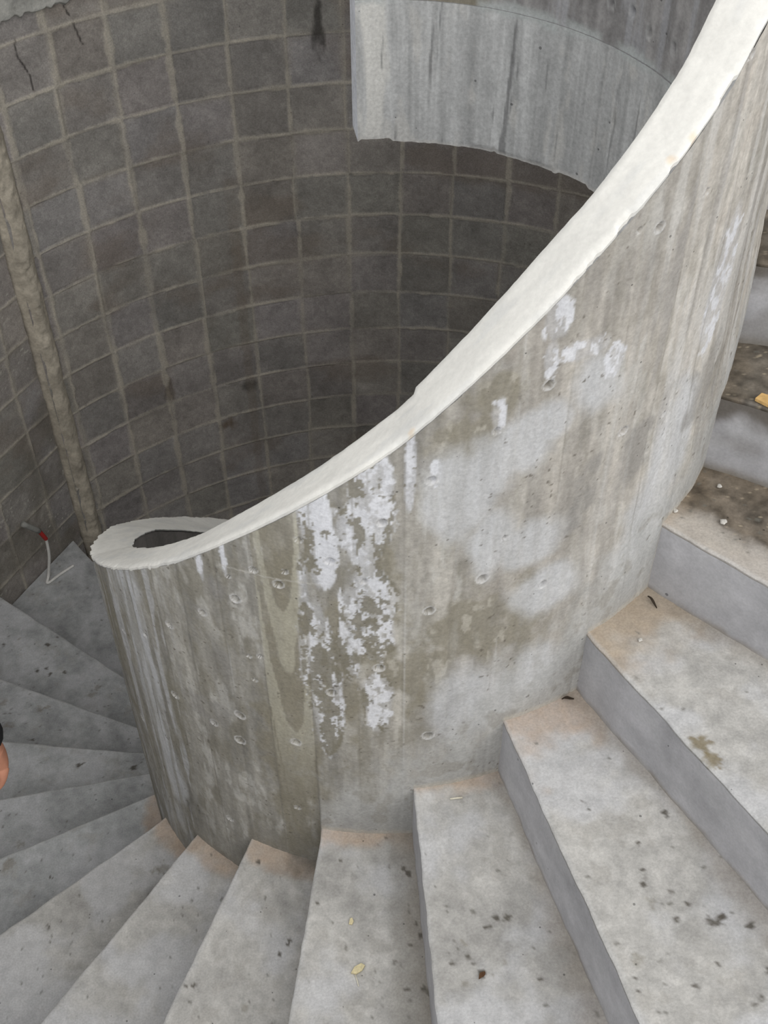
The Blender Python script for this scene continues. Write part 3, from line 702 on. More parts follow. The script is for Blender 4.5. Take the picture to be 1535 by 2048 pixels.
# ------------------------------------------------------------------ block walls
ROW0 = -1.9265
def block_color(cu, cv, fu, fv, su, z, du, dv, seed, mortar_gain=1.0):
    """cu,cv block indices; du,dv metres to the nearest vertical/horizontal joint; su metres along the wall."""
    h = lambda s: _hash(cu, cv, 0 * cu, seed + s)
    n1 = fbm(su * 6, z * 6, seed=seed + 1); n2 = fbm(su * 30, z * 30, seed=seed + 2); n3 = fbm(su * 90, z * 90, seed=seed + 3)
    g = 0.30 + 0.06 * (h(4) - 0.5)
    C = np.stack([g * (1.06 + 0.05 * (h(5) - .3)), g * 1.0, g * (0.925 + 0.08 * (h(6) - 0.4))], -1)
    C = C * (0.74 + 0.52 * n1)[..., None] * (0.84 + 0.32 * n2)[..., None] * (0.80 + 0.40 * n3)[..., None]
    C = mixc(C, (0.25, 0.205, 0.165), 0.45 * sstep(0.58, 0.75, fbm(su * 3, z * 4.5, seed=seed + 7)))
    # joints of uneven width, some smeared over
    jn = fbm(su * 22, z * 22, seed=seed + 8, octv=5)
    wv = 0.0058 + 0.005 * (cu < 3) + 0.008 * vnoise(cu * 1.7 + 0.5, z * 2.2, seed=seed + 9) ** 1.6; wh = 0.004 + 0.006 * vnoise(su * 3, cv * 1.9 + 0.5, seed=seed + 10)
    mv = 1 - sstep(0.7, 1.25, du / wv + (jn - 0.5) * 1.7); mh = 1 - sstep(0.7, 1.25, dv / wh + (jn - 0.5) * 1.7)
    fade_v = 0.45 + 0.55 * sstep(0.30, 0.55, vnoise(cu * 2.3, z * 5, seed=seed + 11)); fade_h = 0.5 + 0.5 * sstep(0.3, 0.55, vnoise(su * 5, cv * 2.3, seed=seed + 12))
    m = np.maximum(mv * fade_v, mh * fade_h)
    C = mixc(C, (0.53, 0.485, 0.405), mortar_gain * m * (0.72 + 0.4 * (n2 - 0.5)))
    hal = np.maximum(1 - sstep(0, 0.03, du), 1 - sstep(0, 0.03, dv)) * (1 - m)
    C = mixc(C, (0.42, 0.375, 0.31), 0.35 * hal * sstep(0.5, 0.7, n1))
    return C, m, n2, n3

def main_wall():
    p = Parts()
    a0, a1 = 139.6, 22.0
    th = np.arange(a0, 58, -0.19); th = np.concatenate([th, np.arange(58, a1, -1.0), [a1]])
    z = np.concatenate([np.arange(-1.842, -4.72, -0.0062), np.linspace(-4.73, FLOOR - 0.02, 10)])
    T, Z = np.meshgrid(th, z, indexing='ij')
    pitch = 6.93
    su = np.radians(T) * MR
    v = (ROW0 - Z) / 0.2 + 0.012 * (vnoise(T * 0.12, np.floor((ROW0 - Z) / 0.2 + 0.5) * 1.3, seed=911) - 0.5) * 2
    row = np.floor(v)
    jit = 0.05 * (_hash(np.floor((136.45 - T) / pitch + 0.5), row, 0 * row, 912) - 0.5)
    uu = (136.45 - T) / pitch + jit
    cu, cv = np.floor(uu), row
    fu, fv = uu - cu, v - cv
    du = np.minimum(fu, 1 - fu) * math.radians(pitch) * MR; dv = np.minimum(fv, 1 - fv) * 0.2
    C, m, n2, n3 = block_color(cu, cv, fu, fv, su, Z, du, dv, 900)
    def run(C, ta, tz, w, hh, cc, s):
        d = np.hypot(np.radians(T - ta) * MR / w, (Z - tz) / hh) + (fbm(su * 40, Z * 12, seed=950) - 0.5) * 1.4
        return mixc(C, cc, s * (1 - sstep(0.4, 1.1, d)))
    C = run(C, 97.7, -2.12, 0.03, 0.12, (0.05, 0.045, 0.04), 0.8)
    C = run(C, 110.3, -3.77, 0.05, 0.04, (0.06, 0.055, 0.05), 0.7)
    C = run(C, 114.6, -3.97, 0.05, 0.05, (0.14, 0.09, 0.05), 0.7)
    C = run(C, 122.3, -3.67, 0.03, 0.08, (0.13, 0.10, 0.07), 0.6)
    # rusty streaks running down one column
    C = mixc(C, (0.22, 0.18, 0.14), 0.35 * (1 - sstep(0.012, 0.03, np.abs(np.radians(T - 110.3) * MR + 0.02 * (n2 - 0.5)))) * sstep(-2.6, -3.0, Z) * (1 - sstep(-3.6, -3.75, Z) * 0))
    # cracks
    for ck in ([(133.18, -1.92), (133.45, -1.97), (132.75, -2.022), (132.32, -2.063), (132.41, -2.108)], [(126.2, -1.93), (125.6, -2.01)], [(126.9, -1.86), (126.5, -1.90)]):
        ck = np.array(ck)
        for (x0, y0), (x1, y1) in zip(ck[:-1], ck[1:]):
            ax, ay = np.radians(x0) * MR, y0; bx, by = np.radians(x1) * MR, y1
            tt = np.clip(((su - ax) * (bx - ax) + (Z - ay) * (by - ay)) / ((bx - ax) ** 2 + (by - ay) ** 2), 0, 1)
            d = np.hypot(su - ax - tt * (bx - ax), Z - ay - tt * (by - ay)) + 0.004 * (n3 - 0.5)
            C = mixc(C, (0.025, 0.02, 0.018), 0.85 * (1 - sstep(0.0012, 0.0045, d)))
    R = MR + 0.003 * (n2 - 0.5) + 0.002 * (n3 - 0.5) - 0.003 * m + 0.004 * (1 - sstep(0, 0.014, np.minimum(du, dv))) * (1 - m) + 0.004 * (_hash(cu, cv, 0 * cu, 930) - 0.5)
    P = np.stack([MC[0] + R * np.cos(np.radians(T)), MC[1] + R * np.sin(np.radians(T)), Z], -1)
    p.grid(P, C, flip=False)
    # back face, so the wall has its thickness
    Rb = np.full((len(th), 2), MR + 0.19); Tb = np.stack([th, th], 1); Zb = np.stack([np.full_like(th, z[0]), np.full_like(th, z[-1])], 1)
    Pb = np.stack([MC[0] + Rb * np.cos(np.radians(Tb)), MC[1] + Rb * np.sin(np.radians(Tb)), Zb], -1)
    p.grid(Pb, np.full(Pb.shape, 0.16), flip=True)
    p.grid(np.stack([P[:, 0], Pb[:, 0]], 1), np.full((len(th), 2, 3), 0.2), flip=True)
    tag(p.build('wall_back', M['block'], None), 'curved wall of square grey concrete blocks with tan mortar joints', kind='structure')
main_wall()

def left_wall():
    p = Parts()
    t = np.concatenate([np.arange(0.0, 0.75, 0.0062), np.arange(0.75, 2.62, 0.05)])       # metres from the corner towards the viewer
    z = np.concatenate([np.arange(-1.842, -4.72, -0.0062), [FLOOR - 0.02]])
    T, Z = np.meshgrid(t, z, indexing='ij')
    v = (-3.072 - Z) / 0.2 + 20; row = np.floor(v)
    edges = 0.175; pitch = 0.245
    jit = 0.04 * (_hash(np.floor((T - edges) / pitch + 0.5), row, 0 * row, 982) - 0.5)
    uu = (T - edges) / pitch + jit + 10
    cu, cv = np.floor(uu), row; fu, fv = uu - cu, v - cv
    du = np.minimum(fu, 1 - fu) * pitch; dv = np.minimum(fv, 1 - fv) * 0.2
    C, m, n2, n3 = block_color(cu, cv, fu, fv, T, Z, du, dv, 980)
    # damp, muddy stains next to the corner
    n = fbm(T * 5, Z * 4, seed=991)
    C = mixc(C, (0.19, 0.175, 0.145), 0.55 * sstep(0.48, 0.66, n))
    C = mixc(C, (0.30, 0.285, 0.25), 0.5 * sstep(0.66, 0.74, fbm(T * 9, Z * 8, seed=992)))
    C = mixc(C, (0.6, 0.58, 0.52), 0.8 * sstep(0.86, 0.9, fbm(T * 110, Z * 110, seed=993, octv=1)) * sstep(0.5, 0.6, fbm(T * 7, Z * 7, seed=994)))
    nx, ny = -WD[1], WD[0]                           # outward (away from the core)
    off = 0.003 * (n2 - 0.5) + 0.002 * (n3 - 0.5) - 0.003 * m
    P = np.stack([WP[0] - T * WD[0] + off * nx, WP[1] - T * WD[1] + off * ny, Z], -1)
    p.grid(P, C, flip=True)
    Pb = np.stack([P[:, 0], P[:, -1]], 1).copy(); Pb[..., 0] += 0.19 * nx; Pb[..., 1] += 0.19 * ny
    p.grid(Pb, np.full(Pb.shape, 0.16))
    p.grid(np.stack([P[:, 0], Pb[:, 0]], 1), np.full((len(t), 2, 3), 0.2))
    p.grid(np.stack([P[-1][[0, -1]], Pb[-1]], 1), np.full((2, 2, 3), 0.2))
    tag(p.build('wall_left', M['block'], None), 'straight block wall left of the mortar-filled corner, muddy near the joint', kind='structure')
left_wall()

def outer_wall(name, a0, a1, label):
    p = Parts(); n = max(24, int(abs(a1 - a0) * 1.5)); th = np.linspace(a0, a1, n)
    r = wall_r(th); z = np.arange(-1.842, FLOOR - 0.02, -0.02)
    T, Z = np.meshgrid(th, z, indexing='ij'); R = np.repeat(r[:, None], len(z), 1)
    su = np.radians(T) * 2.2; v = (ROW0 - Z) / 0.2; cu = np.floor(su / 0.22); cv = np.floor(v)
    fu, fv = su / 0.22 - cu, v - cv
    C, m, _, _ = block_color(cu, cv, fu, fv, su, Z, np.minimum(fu, 1 - fu) * 0.22, np.minimum(fv, 1 - fv) * 0.2, 1200)
    P = cyl(T, R, Z); p.grid(P, C)
    Pb = cyl(np.stack([th, th], 1), np.stack([r, r], 1) + 0.19, np.stack([np.full(n, z[0]), np.full(n, z[-1])], 1)); p.grid(Pb, np.full(Pb.shape, 0.16), flip=True)
    p.grid(np.stack([P[:, 0], Pb[:, 0]], 1), np.full((n, 2, 3), 0.2), flip=True)
    tag(p.build(name, M['block'], None), label, kind='structure')
outer_wall('wall_front', 196, 300, 'grey block wall round the near side of the stair')
outer_wall('wall_right', 300, 375, 'grey block wall round the right side of the stair')

# mortar bead filling the corner between the two block walls
def corner_bead():
    z = np.arange(-1.85, -4.80, -0.008); n = 26
    ang = np.linspace(-0.25, 1.25, n)
    # corner point on the curved wall, the bead spans from one wall face to the other
    cpt = np.array([MC[0] + MR * math.cos(math.radians(136.1)), MC[1] + MR * math.sin(math.radians(136.1))])
    a_pt = np.array([MC[0] + MR * math.cos(math.radians(135.0)), MC[1] + MR * math.sin(math.radians(135.0))])
    Zg, Ug = np.meshgrid(z, np.linspace(0, 1, n), indexing='ij')
    w = 0.030 + 0.020 * (fbm(z * 5, 0 * z, seed=1301) - 0.5) + 0.016 * (fbm(z * 22, 0 * z, seed=1302) - 0.5)
    w = np.clip(w * 0.85, 0.014, 0.05)
    thA = 136.9 - np.degrees(0.35 * (w - 0.03) / MR)
    A = np.stack([MC[0] + (MR + 0.004) * np.cos(np.radians(thA)), MC[1] + (MR + 0.004) * np.sin(np.radians(thA))], -1)
    B = WP[None] - WD[None] * (0.030 + 0.6 * w)[:, None] + 0.004 * np.array([-WD[1], WD[0]])
    cc = WP + 0.004 * WD
    mid = np.array([0.81, -0.58]); mid = mid / np.linalg.norm(mid)
    P2 = A[:, None] * (1 - Ug)[..., None] + B[:, None] * Ug[..., None]
    bul = np.sin(np.pi * Ug) ** 0.6 * (0.020 + 0.034 * fbm(Zg * 9, Ug * 2, seed=1303) * (0.5 + 0.8 * fbm(Zg * 30, Ug * 4, seed=1304))) - 0.010 * (1 - np.sin(np.pi * Ug))
    P2 = P2 + bul[..., None] * mid
    P = np.concatenate([P2, Zg[..., None]], -1)
    nn = fbm(Zg * 14, Ug * 2, seed=1305); n2 = fbm(Zg * 60, Ug * 8, seed=1306)
    C = np.array([0.46, 0.415, 0.34]) * (0.65 + 0.7 * nn)[..., None] * (0.85 + 0.3 * n2)[..., None]
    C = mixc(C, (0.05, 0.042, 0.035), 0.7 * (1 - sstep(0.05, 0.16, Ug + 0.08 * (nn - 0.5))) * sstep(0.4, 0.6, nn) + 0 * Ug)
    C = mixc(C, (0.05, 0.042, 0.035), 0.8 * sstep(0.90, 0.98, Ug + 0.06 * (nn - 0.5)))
    p = Parts(); p.grid(P, C, flip=False)
    back = cc - mid * 0.02
    Pb = np.concatenate([np.broadcast_to(back, (len(z), 1, 2)), z[:, None, None]], -1)
    p.grid(np.concatenate([P[:, -1:], Pb, P[:, :1]], 1), None, flip=False)
    tag(p.build('trim_1', M['mortar'], None), 'lumpy tan mortar bead filling the corner between the two block walls', kind='structure')
corner_bead()

# cast concrete ring beam on the block wall, with the drips that ran under its formwork
def ring_beam():
    p = Parts(); th = np.arange(137.5, 40, -0.25); s = np.radians(th) * MR
    drip = -1.838 - 0.022 * fbm(s * 26, 0 * s, seed=1401, octv=3) - 0.035 * np.clip(fbm(s * 55, 0 * s, seed=1402) - 0.45, 0, 1) * (th > 108)
    top = np.full_like(th, 1.018)  # carried up out of view to shut out light from behind
    zz = np.linspace(0, 1, 60) ** 3; T, V = np.meshgrid(th, zz, indexing='ij')
    Z = drip[:, None] + (top - drip)[:, None] * V
    R = MR - 0.012 - 0.006 * fbm(T * 0.9, Z * 20, seed=1403) + 0.016 * (1 - sstep(0, 0.012, Z - drip[:, None]))
    n = fbm(np.radians(T) * MR * 18, Z * 18, seed=1404)
    C = np.array([0.42, 0.415, 0.385]) * (0.65 + 0.7 * n)[..., None]
    pol = lambda T, R, Z: np.stack([MC[0] + R * np.cos(np.radians(T)), MC[1] + R * np.sin(np.radians(T)), Z], -1)
    F = pol(T, R, Z); p.grid(F, C, flip=True)
    Bk = pol(np.stack([th, th], 1), np.full((len(th), 2), MR + 0.2), np.stack([np.full_like(th, -1.835), top], 1))
    p.grid(Bk, np.full(Bk.shape, 0.35))
    p.grid(np.stack([F[:, 0], Bk[:, 0]], 1), np.full((len(th), 2, 3), 0.35)); p.grid(np.stack([F[:, -1], Bk[:, -1]], 1), np.full((len(th), 2, 3), 0.35), flip=True)
    tag(p.build('wall_upper', M['mortar'], None), 'pale cast concrete above the curved block wall with ragged drips along its lower edge', kind='structure')
ring_beam()

def upper_left():  # out of view, added to darken the left treads and core
    p = Parts(); t = np.linspace(0.02, 2.6, 40); z = np.linspace(-1.842, 2.2, 40)
    T, Z = np.meshgrid(t, z, indexing='ij'); nx, ny = -WD[1], WD[0]
    n = fbm(T * 6, Z * 6, seed=1450)
    f = [np.stack([WP[0] - T * WD[0] + o * nx, WP[1] - T * WD[1] + o * ny, Z], -1) for o in (-0.008, 0.2)]
    p.grid(f[0], np.array([0.36, 0.35, 0.33]) * (0.8 + 0.4 * n)[..., None], flip=False); p.grid(f[1], None, flip=True)
    for e in (0, -1):
        p.grid(np.stack([f[0][e], f[1][e]], 1), None, flip=e != 0); p.grid(np.stack([f[0][:, e], f[1][:, e]], 1), None, flip=e == 0)
    tag(p.build('shade_wall', M['riser'], None), 'unseen plain concrete wall added above the straight block wall to darken the left side', kind='structure')
upper_left()

# floor at the foot of the stair; unseen ground outside, added to block light from below
def disc(name, r0, r1, z, mat, label, th=0.1):
    p = Parts(); a = np.linspace(0, 360, 97)[:-1]; r = np.linspace(r0, r1, 8)
    A, R = np.meshgrid(a, r, indexing='ij')
    for zz, fl in ((z, True), (z - th, False)): p.grid(cyl(A, R, np.full_like(A, zz)), np.full(A.shape + (3,), 0.33), flip=fl, wrap=True)
    for rr, fl in ((r1, True), (r0, False)):
        if rr > 0.01: p.grid(np.stack([cyl(a, np.full_like(a, rr), z + 0 * a), cyl(a, np.full_like(a, rr), z - th + 0 * a)], 1), None, flip=fl, wrap=True)
    tag(p.build(name, mat, None), label, kind='structure')
disc('floor', 0.0, 2.9, FLOOR, M['tread'], 'concrete floor at the foot of the stair')
disc('ground', 3.1, 14.0, -1.60, M['soil'], 'unseen bare ground round the open stair shaft, added to block light from below')

def slab():  # out of view, added to keep sky light off the back rim
    p = Parts()
    x = np.linspace(-4.5, 4.5, 30); y = np.linspace(SLAB_Y, 7.5, 20); X, Y = np.meshgrid(x, y, indexing='ij')
    for zz, fl in ((1.02, True), (1.24, False)): p.grid(np.stack([X, Y, np.full_like(X, zz)], -1), np.full(X.shape + (3,), 0.36), flip=fl)
    for e in (0, -1):
        p.grid(np.stack([np.stack([x, np.full_like(x, y[e]), np.full_like(x, zz)], -1) for zz in (1.02, 1.24)], 1), None, flip=e != 0)
        p.grid(np.stack([np.stack([np.full_like(y, x[e]), y, np.full_like(y, zz)], -1) for zz in (1.02, 1.24)], 1), None, flip=e == 0)
    tag(p.build('shade_slab', M['riser'], None), 'unseen concrete slab added over the back of the shaft to block the sky', kind='structure')
SLAB_Y = 2.6
slab()

# ------------------------------------------------------------------ loose things
def chip_mesh(pts, z, th, mat, name, tilt=0.0):
    bm = bmesh.new()
    cx = sum(p[0] for p in pts) / len(pts); cy = sum(p[1] for p in pts) / len(pts)
    top = [bm.verts.new((x - cx, y - cy, th + tilt * (x - cx))) for x, y in pts]
    bot = [bm.verts.new((x - cx, y - cy, 0 + tilt * (x - cx))) for x, y in pts]
    n = len(pts)
    bm.faces.new(top); bm.faces.new(bot[::-1])
    for i in range(n): bm.faces.new((top[i], bot[i], bot[(i + 1) % n], top[(i + 1) % n]))
    bmesh.ops.bevel(bm, geom=bm.edges[:], offset=th * 0.08, segments=1, affect='EDGES')
    o = bm_obj(name, bm, mat); o.location = (cx, cy, z + ZO)
    return o
zt = lambda k: Z0 + H * k + 0.0015
w = chip_mesh([(0.6985, 1.751), (0.714, 1.766), (0.775, 1.730), (0.760, 1.706), (0.742, 1.711)], zt(5), 0.008, M['wood'], 'wood_offcut')
tag(w, 'orange-yellow wood offcut lying on a dirt-covered upper step at the right edge', 'wood scrap')
tag(chip_mesh([(-0.079, 1.166), (-0.077, 1.178), (-0.072, 1.180), (-0.069, 1.172), (-0.072, 1.165)], zt(0), 0.004, M['wood_pale'], 'wood_chip'), 'small square pale yellow wood chip, the farther of two on one tread', 'wood chip', 'pale wood chips on one tread')
tag(chip_mesh([(-0.073, 1.060), (-0.066, 1.073), (-0.052, 1.081), (-0.044, 1.076), (-0.050, 1.066), (-0.062, 1.058)], zt(0), 0.005, M['wood_pale'], 'wood_chip'), 'larger elongated pale wood chip, nearer of two on one tread beside a thin straw', 'wood chip', 'pale wood chips on one tread')

def rod(name, path, r, mat, label, cat, group=None, n=8):
    V, q, tr = tube(path, r, n); o = np_mesh(name, V, q, mat, None, None, True, tr); tag(o, label, cat, group); return o
rod('straw', [(-0.064, 1.057, zt(0) + 0.003), (-0.060, 1.045, zt(0) + 0.002), (-0.057, 1.033, zt(0) + 0.002)], 0.0011, M['straw'], 'thin white straw sliver just below the larger wood chip', 'straw')
rod('twig', [(0.136, 1.352, zt(1) + 0.003), (0.150, 1.354, zt(1) + 0.003), (0.162, 1.355, zt(1) + 0.003)], 0.0018, M['straw'], 'short pale stick lying on the tread right of the seamed core base', 'stick')

def crumb(name, x, y, z, r, mat, label, cat, seed, flat=0.6, group=None):
    bm = bmesh.new(); bmesh.ops.create_icosphere(bm, subdivisions=2, radius=r); rr = random.Random(seed)
    for v in bm.verts:
        v.co *= 0.72 + 0.5 * rr.random(); v.co.z *= flat
    mz = min(v.co.z for v in bm.verts)
    for v in bm.verts: v.co.z -= mz
    o = bm_obj(name, bm, mat); o.location = (x, y, z + ZO); tag(o, label, cat, group); return o
CR = 'mortar crumbs on the upper treads'
crumb('mortar_crumb', 0.415, 1.503, zt(2), 0.010, M['pebble'], 'pale mortar crumb in the sandy corner where tread, riser and core meet', 'mortar crumb', 3, group=CR)
crumb('mortar_crumb', 0.650, 1.614, zt(4), 0.007, M['pebble'], 'white crumb out on the brown sawdust tread, right of the core', 'mortar crumb', 4, group=CR)
crumb('mortar_crumb', 0.563, 1.645, zt(4), 0.005, M['pebble'], 'tiny crumb on the brown sawdust tread close beside the core edge', 'mortar crumb', 5, group=CR)
crumb('mortar_crumb', 0.661, 1.711, zt(4), 0.005, M['pebble'], 'tiny crumb in the dark dirt at the back of the sawdust tread', 'mortar crumb', 6, group=CR)
crumb('mortar_crumb', 0.499, 1.478, zt(3), 0.005, M['pebble'], 'small crumb on the pale tread just in front of the sawdust tread', 'mortar crumb', 7, group=CR)

def leaf(name, x, y, z, L, W, rot, mat, label):
    bm = bmesh.new(); n = 9; rows = []
    for i in range(n):
        t = i / (n - 1); w_ = W * math.sin(math.pi * min(max(t, 0.04), 0.96)) ** 0.8
        rows.append([bm.verts.new(((t - 0.5) * L, s * w_ * 0.5, 0.0035 * abs(s) + 0.003 * math.sin(t * 5) + 0.002)) for s in (-1, 0, 1)])
    for i in range(n - 1):
        for j in range(2): bm.faces.new((rows[i][j], rows[i + 1][j], rows[i + 1][j + 1], rows[i][j + 1]))
    bmesh.ops.solidify(bm, geom=bm.faces[:], thickness=0.0008)
    o = bm_obj(name, bm, mat, smooth=True); o.location = (x, y, z + ZO); o.rotation_euler = (0, 0, rot)
    tag(o, label, 'leaf', 'dry leaves on the treads' if name == 'dead_leaf' else None); return o
leaf('dead_leaf', 0.377, 1.472, zt(2), 0.026, 0.008, 0.1, M['leaf'], 'dark dry leaf on the sandy tread beside the pale crumb')
leaf('dead_leaf', 0.537, 1.573, zt(3), 0.032, 0.006, -1.1, M['leaf'], 'narrow dark leaf on sand where the core meets the tread below the sawdust step')
leaf('leaf_scrap', 0.181, 0.974, zt(1), 0.020, 0.010, 0.9, M['leaf_brown'], 'curled rusty brown leaf scrap among dark spots near the bottom of the picture')

# cable end sticking out of the block wall, its tail lying on the lowest tread
def at_wall(rx, d):
    return np.array(rx) * d
def wall_hit(r):
    # distance along ray r (from the camera height origin) to the straight wall
    nx, ny = -WD[1], WD[0]
    return (WP[0] * nx + WP[1] * ny) / (r[0] * nx + r[1] * ny)
r0 = np.array([-0.29233674, 0.68207531, -0.73132724]); r1 = np.array([-0.27901713, 0.67791302, -0.73527305]); r2 = np.array([-0.27338825, 0.6731935, -0.7397471]); r3 = np.array([-0.27103049, 0.66378915, -0.74866233]); r4 = np.array([-0.27152193, 0.65204712, -0.75979366])
def on(r, off): return r * (wall_hit(r) - off)
cab = empty('cable_end', (0, 0, 0))
tag(cab, 'whitish cable with red tape and grey end, bent out from the block wall foot', 'cable')
zc = Z0 - 9 * H + 0.007
pts = curve_pts([on(r2, 0.12), on(r3, 0.12), on(r4, 0.10), [-1.497, 3.560, zc], [-1.45, 3.612, zc], [-1.399, 3.663, zc]], 8)
V, q, tr = tube(pts, 0.0065, 10); np_mesh('cable', V, q, M['cable'], cab, None, True, tr)
pts = curve_pts([on(r1, 0.10), on(r1 * 0.4 + r2 * 0.6, 0.115), on(r2, 0.12)], 6)
V, q, tr = tube(pts, 0.0095, 10); tag(np_mesh('tape', V, q, M['tape'], cab, None, True, tr), 'red tape')
pts = curve_pts([on(r0, 0.07), on(r1, 0.10)], 4)
V, q, tr = tube(pts, 0.0125, 12); tag(np_mesh('end_sleeve', V, q, M['sleeve'], cab, None, True, tr), 'grey sleeve')

# ------------------------------------------------------------------ the person going down the stair, a hand just inside the frame
def skin_obj(name, joints, edges, mat, parent, root=0, sub=2):
    """joints: {name: (x,y,z,rx[,ry])} in figure space (metres, z up from the feet)."""
    names = list(joints); me = bpy.data.meshes.new(name)
    me.from_pydata([joints[n][:3] for n in names], [(names.index(a), names.index(b)) for a, b in edges], [])
    o = link(bpy.data.objects.new(name, me), parent)
    bm = bmesh.new(); bm.from_mesh(me); ly = bm.verts.layers.skin.verify(); bm.verts.ensure_lookup_table()
    for i, n in enumerate(names):
        j = joints[n]; bm.verts[i][ly].radius = (j[3], j[4] if len(j) > 4 else j[3]); bm.verts[i][ly].use_root = (i == root)
    bm.to_mesh(me); bm.free()
    md = o.modifiers.new('Skin', 'SKIN'); md.use_smooth_shade = True
    sb = o.modifiers.new('Subdivision', 'SUBSURF'); sb.levels = sb.render_levels = sub
    me.materials.append(mat)
    return o

def person():
    foot_z = Z0 - 4 * H + ZO + 0.003
    root = empty('person', (-1.286, 1.44, foot_z))
    tag(root, 'person going down the stair, only a bare hand below a black sleeve in view', 'person')
    root.rotation_euler = (0, 0, math.radians(28))          # figure faces +y in its own space
    J = {'pelvis': (0, 0, .93, .125, .10), 'waist': (0, .01, 1.06, .12, .09), 'chest': (0, .02, 1.26, .145, .105), 'neckb': (0, .01, 1.43, .065), 'neck': (0, .03, 1.50, .052),
         'head': (0, .055, 1.60, .078, .092), 'crown': (0, .045, 1.68, .066, .078)}
    E = [('pelvis', 'waist'), ('waist', 'chest'), ('chest', 'neckb'), ('neckb', 'neck'), ('neck', 'head'), ('head', 'crown')]
    def arm(s, sh, el, wr, hand_dir, tag_):
        J.update({'sh' + tag_: (*sh, .056), 'el' + tag_: (*el, .038), 'fa' + tag_: tuple(np.array(el) * .7 + np.array(wr) * .3) + (.040,), 'wr' + tag_: (*wr, .026, .021)})
        E.extend([('chest', 'sh' + tag_), ('sh' + tag_, 'el' + tag_), ('el' + tag_, 'fa' + tag_), ('fa' + tag_, 'wr' + tag_)])
        wr = np.array(wr); d = np.array(hand_dir, float); d /= np.linalg.norm(d)
        fwd = np.array([0, 1.0, 0]); fwd -= d * (fwd @ d); fwd /= np.linalg.norm(fwd)      # across the palm, thumb side forward
        inn = np.array([-s, 0, 0.0]); inn -= d * (inn @ d); inn -= fwd * (inn @ fwd); inn /= np.linalg.norm(inn)   # palm side
        palm = wr + d * .055; J['pm' + tag_] = (*palm, .038, .019); E.append(('wr' + tag_, 'pm' + tag_))
        for i, (o_, L) in enumerate(((.030, .070), (.010, .079), (-.011, .073), (-.031, .058))):
            b = wr + d * .088 + fwd * o_; k1 = b + d * L * .48 + inn * .012; k2 = k1 + d * L * .26 + inn * .020; k3 = k2 + d * L * .12 + inn * .020
            nm = tag_ + str(i)
            J['a' + nm] = (*b, .0105, .010); J['b' + nm] = (*k1, .0088); J['c' + nm] = (*k2, .0080); J['d' + nm] = (*k3, .0068)
            E.extend([('pm' + tag_, 'a' + nm), ('a' + nm, 'b' + nm), ('b' + nm, 'c' + nm), ('c' + nm, 'd' + nm)])
        t0 = wr + d * .030 + fwd * .026 + inn * .008; t1 = t0 + d * .035 + fwd * .024 + inn * .010; t2 = t1 + d * .032 + fwd * .006 + inn * .008
        J['t0' + tag_] = (*t0, .015); J['t1' + tag_] = (*t1, .0105); J['t2' + tag_] = (*t2, .0085)
        E.extend([('wr' + tag_, 't0' + tag_), ('t0' + tag_, 't1' + tag_), ('t1' + tag_, 't2' + tag_)])
    HX = 0.0
    arm(1, (.185, .02, 1.40), (.290, -.085, 1.14), (.404, -.120, .905), (-.06, .02, -1), 'r')
    arm(-1, (-.185, .02, 1.40), (-.25, -.02, 1.12), (-.26, .07, .88), (-.03, .15, -1), 'l')
    for s, t_, fy in ((1, 'r', .02), (-1, 'l', -.02)):
        J.update({'hip' + t_: (s * .095, 0, .86, .085), 'kn' + t_: (s * .10, .03 + fy, .48, .056), 'cf' + t_: (s * .10, .0 + fy, .33, .055), 'an' + t_: (s * .10, -.02 + fy, .085, .034), 'he' + t_: (s * .10, -.04 + fy, .045, .036), 'to' + t_: (s * .105, .13 + fy, .032, .033, .026)})
        E.extend([('pelvis', 'hip' + t_), ('hip' + t_, 'kn' + t_), ('kn' + t_, 'cf' + t_), ('cf' + t_, 'an' + t_), ('an' + t_, 'he' + t_), ('he' + t_, 'to' + t_)])
    body_o = skin_obj('body', J, E, M['skin'], root, 0, 2)
    # face: nose, ears, lips on the head
    bm = bmesh.new()
    def ell(c, r, rot=None):
        m = Matrix.Translation(c) @ (rot or Matrix.Identity(4)) @ Matrix.Diagonal((*r, 1)); bmesh.ops.create_uvsphere(bm, u_segments=14, v_segments=10, radius=1, matrix=m)
    for nm, c, r in (('nose', (0, .150, 1.590), (.012, .020, .022)), ('ear', (-.078, .05, 1.60), (.010, .020, .032)), ('ear', (.078, .05, 1.60), (.010, .020, .032)), ('mouth', (0, .135, 1.548), (.024, .012, .008))):
        bm = bmesh.new(); ell(c, r); bm_obj(nm, bm, M['skin'], root, True)
    bm = bmesh.new()
    bmesh.ops.create_uvsphere(bm, u_segments=28, v_segments=18, radius=1, matrix=Matrix.Translation((0, .03, 1.645)) @ Matrix.Diagonal((.092, .105, .098, 1)))
    bmesh.ops.delete(bm, geom=[f for f in bm.faces if f.calc_center_median().z < 1.56 or (f.calc_center_median().y > .085 and f.calc_center_median().z < 1.66)], context='FACES')
    bmesh.ops.solidify(bm, geom=bm.faces[:], thickness=0.012)
    bm_obj('hair', bm, M['hair'], root, True)
    # jacket with sleeves, trousers and shoes follow the body a little larger
    def sub(keys, grow, edges, extra=None):
        d = {k: (*J[k][:3], *(r + grow for r in J[k][3:])) for k in keys}
        if extra: d.update(extra)
        return d, edges
    cuff = lambda t_, f: tuple(np.array(J['fa' + t_][:3]) * (1 - f) + np.array(J['wr' + t_][:3]) * f)
    J['far'] = (*J['far'][:3], .042)
